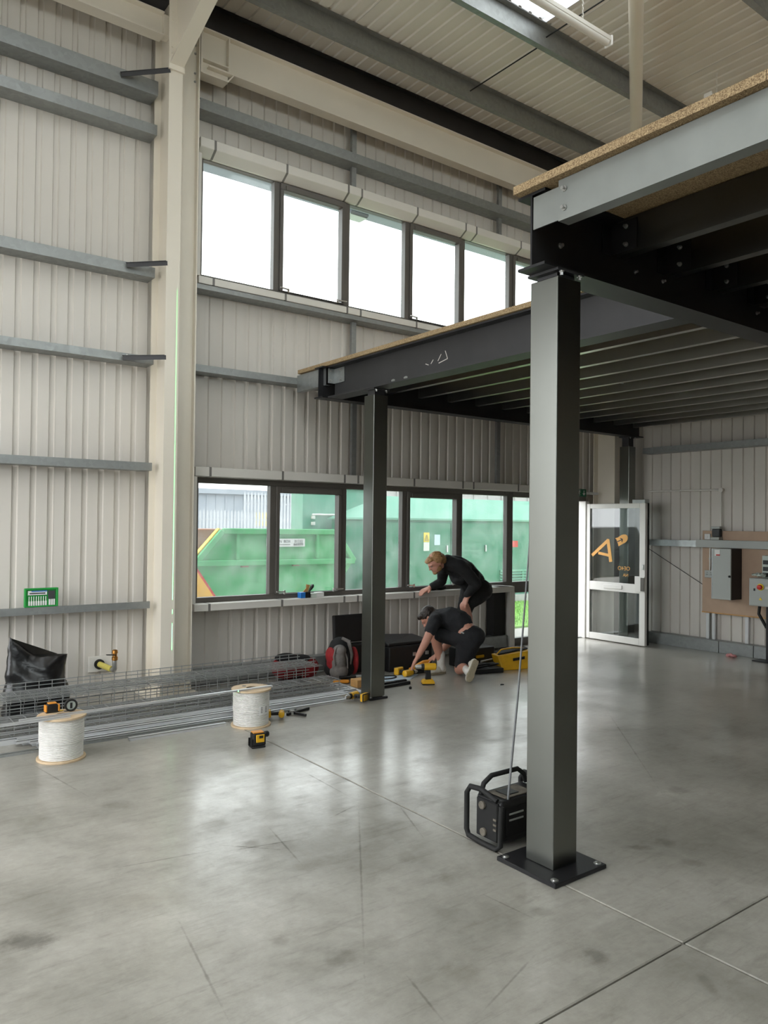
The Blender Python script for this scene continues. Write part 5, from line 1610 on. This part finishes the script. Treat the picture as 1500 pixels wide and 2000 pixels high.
MB().lathe([(0.04, 0.0), (0.04, -0.008), (0.036, -0.012)], (9.092, 4.655, 0.89), 20, 'x').build('switch_plate', 'yellow_label', t, smooth=True)
MB().lathe([(0.028, 0.0), (0.028, -0.03), (0.02, -0.036)], (9.082, 4.655, 0.89), 20, 'x').build('switch_knob', 'red_plastic', t, smooth=True)
MB().box(9.089, 9.092, 4.54, 4.60, 0.87, 0.90).build('label', 'paper', t)
MB().box(9.089, 9.092, 4.72, 4.74, 0.84, 0.87).build('lock', 'black_plastic', t)
MB().prism([(9.091, 4.655, 0.77), (9.091, 4.675, 0.735), (9.091, 4.635, 0.735)], (-0.002, 0, 0)).build('hazard_label', 'yellow_label', t)
t = thing('meter_panel', 'pale meter panel above the control box', 'meter panel', (9.3, 4.5, 1.0))
MB().box(9.25, 9.357, 4.2, 4.72, 0.995, 1.26).build('panel', 'clear_plastic', t, bevel=0.004)
for y in (4.66, 4.53, 4.40):
    for z in (1.18, 1.10, 1.03):
        MB().box(9.243, 9.25, y - 0.045, y + 0.045, z - 0.025, z + 0.025).build('meter_window', 'elec_dark', t)
t = thing('plastic_wrap', 'crumpled clear wrapping lying on top of the control box', 'wrapping', (9.2, 4.72, 0.99))
blob('wrap', [((9.17, 4.74, 1.03), (0.05, 0.05, 0.016)), ((9.17, 4.68, 1.03), (0.05, 0.05, 0.018))], 'clear_plastic', t, 0.006, 1, 0.02, 45)
t = thing('twin_socket', 'grey metal twin socket on a conduit drop', 'socket', (9.33, 5.42, 1.0))
MB().box(9.318, 9.358, 5.385, 5.495, 0.95, 1.035).build('back_box', 'galv', t, bevel=0.004)
MB().box(9.312, 9.318, 5.38, 5.50, 0.945, 1.04).build('face_plate', 'elec_grey', t, bevel=0.002)
for y in (5.415, 5.465):
    for dy, z in ((0, 1.01), (-0.008, 0.985), (0.008, 0.985)):
        MB().box(9.3105, 9.3125, y + dy - 0.003, y + dy + 0.003, z - 0.005, z + 0.005).build('socket_hole', 'black_plastic', t)
MB().cyl((9.338, 5.44, 1.035), (9.338, 5.44, 1.334), 0.011, n=10).build('conduit', 'white_trim', t, smooth=True)
MB().box(9.33, 9.358, 5.425, 5.455, 1.18, 1.20).build('saddle', 'galv', t)
t = thing('motion_sensor', 'grey sensor head standing on the trunking', 'sensor', (9.3, 5.33, 1.44))
MB().box(9.27, 9.357, 5.28, 5.40, 1.434, 1.47).build('base', 'elec_grey', t, bevel=0.004)
MB().box(9.29, 9.357, 5.285, 5.395, 1.47, 1.575).build('lens', 'elec_dark', t, bevel=0.01)
MB().box(9.28, 9.357, 5.28, 5.40, 1.575, 1.605).build('hood', 'elec_grey', t, bevel=0.006)
MB().tube([(9.40, 5.33, 1.60), (9.40, 5.33, 2.05), (9.40, 5.35, 2.075), (9.40, 5.42, 2.08), (9.40, 6.40, 2.085)], 0.012, 10).build('conduit', 'white_trim', t, smooth=True)
MB().lathe([(0.03, 0.0), (0.03, -0.025)], (9.41, 5.33, 2.075), 16, 'x').build('conduit_box', 'white_trim', t, smooth=True)
t = thing('switch_box', 'small white switch box on top of the trunking', 'switch', (9.33, 5.48, 1.44))
MB().box(9.335, 9.358, 5.44, 5.52, 1.435, 1.51).build('box', 'paper', t, bevel=0.004)
MB().box(9.331, 9.335, 5.47, 5.49, 1.46, 1.485).build('rocker', 'white_alu', t)
t = thing('wall_cable', 'thin black cable slanting down the end wall to the board', 'cable', (9.4, 5.9, 0.9))
MB().tube([(9.43, 6.40, 1.28), (9.432, 5.98, 1.05), (9.43, 5.57, 0.83)], 0.004, 6).build('cable', 'black_rubber', t, smooth=True)
t = thing('black_post', 'black floor post with base plate at the right edge', 'post', (9.2, 4.60, 0))
MB().box(9.15, 9.22, 4.55, 4.62, 0.012, 0.655).build('shaft', 'black_steel', t, bevel=0.004)
MB().box(9.08, 9.27, 4.5, 4.75, 0.0, 0.012).build('foot_plate', 'black_steel', t)
MB().tube([(9.2, 4.72, 0.658), (9.18, 4.72, 0.56), (9.18, 4.66, 0.46), (9.19, 4.63, 0.40)], 0.018, 10).build('cable_tail', 'black_rubber', t, smooth=True)
t = thing('litter', 'scrap of pink and white wrapper on the floor by the end wall', 'litter', (9.12, 5.04, 0))
blob('wrapper', [((9.12, 5.05, 0.02), (0.03, 0.04, 0.02)), ((9.14, 5.01, 0.014), (0.03, 0.03, 0.014))], 'pink_litter', t, 0.005, 1, 0.018, 55)

# ================================================================== PEOPLE
V = Vector
def limb(*pr):
    """chain of (point, radius) -> tapered segments"""
    return [(pr[i][0], pr[i][1], pr[i + 1][0], pr[i + 1][1]) for i in range(len(pr) - 1)]
def hand(wrist, fwd, palm_n, side, L=0.17, curl=0.5, spread=0.12, r=0.0085):
    """palm and five bent fingers; fwd: wrist to knuckles, palm_n: palm normal (fingers curl to it), side: towards the thumb"""
    f, n, s = V(fwd).normalized(), V(palm_n).normalized(), V(side).normalized()
    w = V(wrist)
    out = []
    k = w + f * L * 0.48
    for i in range(4):
        o = (1.5 - i) * L * 0.125
        kb = k + s * o * 1.05
        out += limb((w + s * o * 0.6 + f * 0.01, 0.017), (kb, 0.0135))
        ln = (0.47, 0.52, 0.48, 0.38)[i] * L
        a = curl * (0.7 + 0.12 * i)
        d1 = (f * math.cos(a) + n * math.sin(a) + s * (1.5 - i) * spread * 0.5).normalized()
        p1 = kb + d1 * ln * 0.45
        d2 = (f * math.cos(a * 2) + n * math.sin(a * 2)).normalized()
        p2 = p1 + d2 * ln * 0.32
        d3 = (f * math.cos(a * 2.7) + n * math.sin(a * 2.7)).normalized()
        p3 = p2 + d3 * ln * 0.23
        out += limb((kb, r * 1.25), (p1, r * 1.1), (p2, r), (p3, r * 0.85))
    tb = w + s * L * 0.17 + f * L * 0.12
    t1 = tb + (s * 0.75 + f * 0.6 + n * 0.25).normalized() * L * 0.22
    t2 = t1 + (s * 0.25 + f * 0.9 + n * 0.35).normalized() * L * 0.18
    out += limb((w + f * 0.015, 0.017), (tb, 0.0155), (t1, 0.011), (t2, 0.009))
    return out
def headshapes(c, face, upv, s=1.0):
    """skull, jaw, nose, brow, lips, ears. face: looking direction"""
    f, u = V(face).normalized(), V(upv).normalized()
    u = (u - f * u.dot(f)).normalized()
    r = f.cross(u)
    m3 = Matrix((r, f, u)).transposed()
    c = V(c)
    P = lambda a, b, d: c + (r * a + f * b + u * d) * s
    q = m3.to_quaternion()
    return [(P(0, -0.01, 0.03), (0.074 * s, 0.094 * s, 0.088 * s), q), (P(0, 0.025, -0.04), (0.058 * s, 0.066 * s, 0.075 * s), q),
            (P(0, 0.058, -0.092), (0.028 * s, 0.026 * s, 0.022 * s), q), (P(0, 0.075, 0.028), (0.05 * s, 0.018 * s, 0.012 * s), q),
            (P(0, 0.10, -0.018), (0.012 * s, 0.018 * s, 0.013 * s), q), (P(0, 0.09, 0.008), (0.008 * s, 0.016 * s, 0.028 * s), q),
            (P(0, 0.083, -0.055), (0.022 * s, 0.011 * s, 0.006 * s), q), (P(0, 0.08, -0.067), (0.019 * s, 0.011 * s, 0.006 * s), q),
            (P(0.076, -0.01, 0.0), (0.008 * s, 0.018 * s, 0.03 * s), q), (P(-0.076, -0.01, 0.0), (0.008 * s, 0.018 * s, 0.03 * s), q)], P, q
def eyes(parent, P, q, s=1.0):
    for a in (-1, 1):
        e_ = MB().ball(P(a * 0.029, 0.0795, 0.007), 0.0085 * s, 10, 8, (1, 1, 0.7)).build('eye', 'eye_white', parent, smooth=True)
        MB().ball(P(a * 0.029, 0.0845, 0.006), 0.0048 * s, 8, 6).build('iris', 'hair_dark', e_, smooth=True)
def shoe(parent, heel, toe, upv, sole_m='shoe_sole', top_m='shoe_canvas', h=0.05, w=0.042):
    heel, toe, u = V(heel), V(toe), V(upv).normalized()
    f = (toe - heel)
    L = f.length
    f = f.normalized()
    u = (u - f * u.dot(f)).normalized()
    r = f.cross(u)
    out = [(0.0, 0.62), (0.1, 0.8), (0.3, 0.78), (0.5, 0.82), (0.72, 1.0), (0.88, 0.85), (0.97, 0.5), (1.0, 0.15)]
    pts = [heel + f * (L * a) + r * (w * b) for a, b in out] + [heel + f * (L * a) - r * (w * b * 0.95) for a, b in reversed(out)]
    so = MB().prism([tuple(p) for p in pts], tuple(u * 0.024)).build('shoe_sole', sole_m, parent, bevel=0.006, seg=2)
    sh = [(heel + f * L * 0.14 + u * 0.05, (0.036, 0.045, 0.048), Matrix((r, f, u)).transposed().to_quaternion()), (heel + f * L * 0.45 + u * 0.045, (0.036, 0.07, 0.042), Matrix((r, f, u)).transposed().to_quaternion()), (heel + f * L * 0.76 + u * 0.034, (0.039, 0.06, 0.026), Matrix((r, f, u)).transposed().to_quaternion())]
    sh += limb((heel + f * L * 0.18 + u * 0.06, 0.036), (heel + f * L * 0.2 + u * 0.10, 0.036))
    blob('shoe_upper', sh, top_m, parent, 0.007, 3)
    return so

# ---- standing man leaning on the sill
A = thing('person', 'man in black jacket and shorts bending over the sill', 'person', (6.15, 6.5, 0))
hs, P, q = headshapes((5.625, 6.54, 1.165), (-0.80, 0.18, -0.62), (-0.55, 0.0, 0.85), 0.98)
pel, mid, nk = V((6.25, 6.53, 0.84)), V((6.07, 6.55, 1.04)), V((5.80, 6.55, 1.165))
kN, aN = V((5.955, 6.42, 0.675)), V((6.06, 6.43, 0.30))
kF, aF = V((6.17, 6.68, 0.46)), V((6.28, 6.70, 0.11))
shN, elN, wrN = V((5.865, 6.37, 1.12)), V((5.99, 6.27, 0.93)), V((5.945, 6.37, 0.775))
shF, elF, wrF = V((5.90, 6.72, 1.09)), V((6.0, 6.86, 0.925)), V((5.862, 6.925, 0.845))
skin = hs + limb((V((5.68, 6.545, 1.145)), 0.052), (nk, 0.058), (mid, 0.11), (pel, 0.12))
skin += limb((nk, 0.07), (shN, 0.05), (elN, 0.04), (wrN, 0.027)) + limb((nk, 0.07), (shF, 0.05), (elF, 0.04), (wrF, 0.027))
skin += limb((V((6.24, 6.43, 0.80)), 0.08), (kN, 0.056), (kN + V((0.055, 0.0, -0.12)), 0.053), (aN, 0.034), (V((6.06, 6.43, 0.26)), 0.036))
skin += limb((V((6.24, 6.63, 0.80)), 0.08), (kF, 0.055), (aF, 0.034))
skin += hand(wrN, (-0.25, 0.2, -0.9), (0.75, 0.25, -0.5), (0.2, 0.9, 0.2), 0.16, 0.55)
skin += hand(wrF, (-0.85, 0.25, -0.38), (-0.25, 0.1, -0.9), (0.2, -0.9, -0.1), 0.16, 0.5)
blob('body', skin, 'skin', A, 0.0065, 3)
eyes(A, P, q, 0.98)
jk = limb((V((5.73, 6.548, 1.155)), 0.066), (nk, 0.085), (V((5.95, 6.55, 1.12)), 0.125), (mid, 0.142), (V((6.17, 6.54, 0.94)), 0.145), (V((6.22, 6.53, 0.88)), 0.14))
jk += [((5.96, 6.55, 1.10), (0.12, 0.20, 0.11)), ((6.10, 6.55, 1.0), (0.13, 0.19, 0.14)), ((5.98, 6.55, 1.0), (0.08, 0.14, 0.10))]
jk += limb((nk, 0.09), (shN, 0.078), (elN, 0.062), (wrN + V((0.0, 0, 0.03)), 0.043)) + limb((nk, 0.09), (shF, 0.074), (elF, 0.058), (wrF + (elF - wrF) * 0.25, 0.042))
blob('jacket', jk, 'black_fabric', A, 0.009, 4, 0.008, 9, 1.0)
st = limb((V((6.25, 6.46, 0.84)), 0.135), (V((6.13, 6.42, 0.77)), 0.105), (V((6.03, 6.42, 0.715)), 0.085)) + limb((V((6.25, 6.62, 0.84)), 0.13), (V((6.21, 6.66, 0.66)), 0.10), (V((6.18, 6.68, 0.54)), 0.088))
st += [((6.29, 6.53, 0.83), (0.125, 0.18, 0.13))]
blob('shorts', st, 'black_fabric', A, 0.009, 3, 0.006, 9, 3.0)
hr = [(P(0, -0.03, 0.048), (0.079, 0.09, 0.074), q), (P(0, -0.085, 0.0), (0.066, 0.05, 0.075), q), (P(0, 0.045, 0.08), (0.058, 0.05, 0.03), q), (P(0.066, -0.03, 0.035), (0.022, 0.05, 0.05), q), (P(-0.066, -0.03, 0.035), (0.022, 0.05, 0.05), q), (P(0.01, 0.085, 0.072), (0.04, 0.022, 0.016), q)]
blob('hair', hr, 'hair_blond', A, 0.007, 2, 0.007, 26, 2.0)
blob('beard', [(P(0, 0.062, -0.088), (0.036, 0.034, 0.026), q), (P(0.05, 0.02, -0.06), (0.012, 0.035, 0.035), q), (P(-0.05, 0.02, -0.06), (0.012, 0.035, 0.035), q)], 'hair_blond', A, 0.006, 2)
MB().lathe([(0.031, -0.008), (0.036, -0.004), (0.036, 0.004), (0.031, 0.008)], (0, 0, 0), 16, cap=False).build('wrist_band', 'black_rubber', A)
wb = [o for o in A.children if o.name.startswith('wrist_band')][0]
wb.location = wrN + V((-0.004, 0.004, -0.01)) - V(WLOC[A.name])
wb.rotation_euler = (R(15), R(12), 0)
shoe(A, (6.13, 6.43, 0.212), (5.86, 6.43, 0.212), (0, 0, 1), 'black_rubber', 'black_fabric')
shoe(A, (6.34, 6.71, 0.0), (6.07, 6.68, 0.0), (0, 0, 1), 'black_rubber', 'black_fabric')

# ---- kneeling man
B = thing('person', 'man in dark t-shirt and shorts kneeling over tools on the floor', 'person', (5.5, 6.05, 0))
hs, P, q = headshapes((5.37, 6.34, 0.585), (-0.45, 0.45, -0.77), (-0.55, 0.6, 0.6), 0.95)
nk = V((5.42, 6.27, 0.60))
mid, wst, pel = V((5.50, 6.14, 0.585)), V((5.555, 6.02, 0.515)), V((5.575, 5.96, 0.43))
sh1, el1, wr1 = V((5.265, 6.13, 0.575)), V((5.15, 6.14, 0.365)), V((5.045, 6.13, 0.235))
sh2, el2, wr2 = V((5.55, 6.36, 0.55)), V((5.66, 6.34, 0.30)), V((5.53, 6.40, 0.165))
kL, aL = V((5.37, 6.245, 0.425)), V((5.445, 6.23, 0.12))
kR, aR = V((5.56, 6.06, 0.062)), V((5.44, 5.81, 0.115))
skin = hs + limb((V((5.385, 6.32, 0.59)), 0.05), (nk, 0.056), (mid, 0.105), (wst, 0.115), (pel, 0.12))
skin += limb((nk, 0.07), (sh1, 0.052), (el1, 0.042), (wr1, 0.028)) + limb((nk, 0.07), (sh2, 0.052), (el2, 0.042), (wr2, 0.028))
skin += limb((V((5.53, 6.08, 0.42)), 0.09), (kL, 0.06), (kL + V((0.03, 0.0, -0.11)), 0.055), (aL, 0.035), (V((5.45, 6.23, 0.07)), 0.036))
skin += limb((V((5.58, 5.94, 0.40)), 0.09), (kR, 0.058), ((kR + aR) / 2 + V((0, 0, 0.01)), 0.055), (aR, 0.036), (V((5.41, 5.77, 0.10)), 0.036))
skin += hand(wr1, (-0.55, 0.1, -0.8), (0.3, 0.3, -0.5), (0.5, 0.7, 0.1), 0.165, 0.45)
skin += hand(wr2, (-0.75, 0.3, -0.5), (0.1, 0.1, -0.9), (-0.3, -0.8, 0.1), 0.165, 0.5)
blob('body', skin, 'skin', B, 0.0065, 3)
eyes(B, P, q, 0.95)
ts = limb((V((5.40, 6.30, 0.595)), 0.062), (nk, 0.085), (mid, 0.135), (V((5.545, 6.045, 0.545)), 0.14))
ts += [((5.46, 6.20, 0.58), (0.15, 0.15, 0.10), Matrix.Rotation(R(40), 3, 'Z').to_quaternion()), ((5.51, 6.11, 0.57), (0.15, 0.14, 0.115), Matrix.Rotation(R(35), 3, 'Z').to_quaternion())]
ts += limb((nk, 0.08), (sh1, 0.072), (sh1 + (el1 - sh1) * 0.42, 0.062)) + limb((nk, 0.08), (sh2, 0.072), (sh2 + (el2 - sh2) * 0.45, 0.062))
blob('t_shirt', ts, 'navy_fabric', B, 0.008, 4, 0.008, 11, 5.0)
sh = limb((V((5.585, 5.96, 0.42)), 0.142), (V((5.52, 6.10, 0.42)), 0.115), (kL + V((0.035, -0.03, 0.0)), 0.082)) + limb((V((5.585, 5.95, 0.40)), 0.145), (V((5.575, 5.98, 0.25)), 0.108), (V((5.565, 6.02, 0.125)), 0.088))
sh += [((5.60, 5.93, 0.42), (0.15, 0.13, 0.125), Matrix.Rotation(R(-20), 3, 'Z').to_quaternion())]
blob('shorts', sh, 'navy_fabric', B, 0.009, 3, 0.007, 9, 7.0)
MB().obox((5.452, 5.905, 0.475), (0.035, 0.004, 0.012), Matrix.Rotation(R(-35), 3, 'Z') @ Matrix.Rotation(R(20), 3, 'Y')).build('pocket_tag', 'elec_grey', B)
hr = [(P(0, -0.025, 0.05), (0.08, 0.096, 0.078), q), (P(0, -0.085, 0.0), (0.062, 0.04, 0.07), q), (P(0, 0.05, 0.085), (0.06, 0.045, 0.03), q)]
blob('hair', hr, 'hair_dark', B, 0.007, 2, 0.006, 30, 4.0)
blob('sock', limb((aL + V((-0.004, 0, 0.09)), 0.046), (aL, 0.042), (V((5.45, 6.23, 0.06)), 0.042)), 'white_sock', B, 0.007, 2)
blob('sock', limb((aR + (kR - aR) * 0.12, 0.044), (V((5.405, 5.765, 0.10)), 0.042)), 'white_sock', B, 0.007, 2)
shoe(B, (5.50, 6.225, 0.0), (5.255, 6.245, 0.0), (0, 0, 1))
shoe(B, (5.455, 5.69, 0.225), (5.352, 5.70, 0.012), (0.5, 0.82, 0.25))
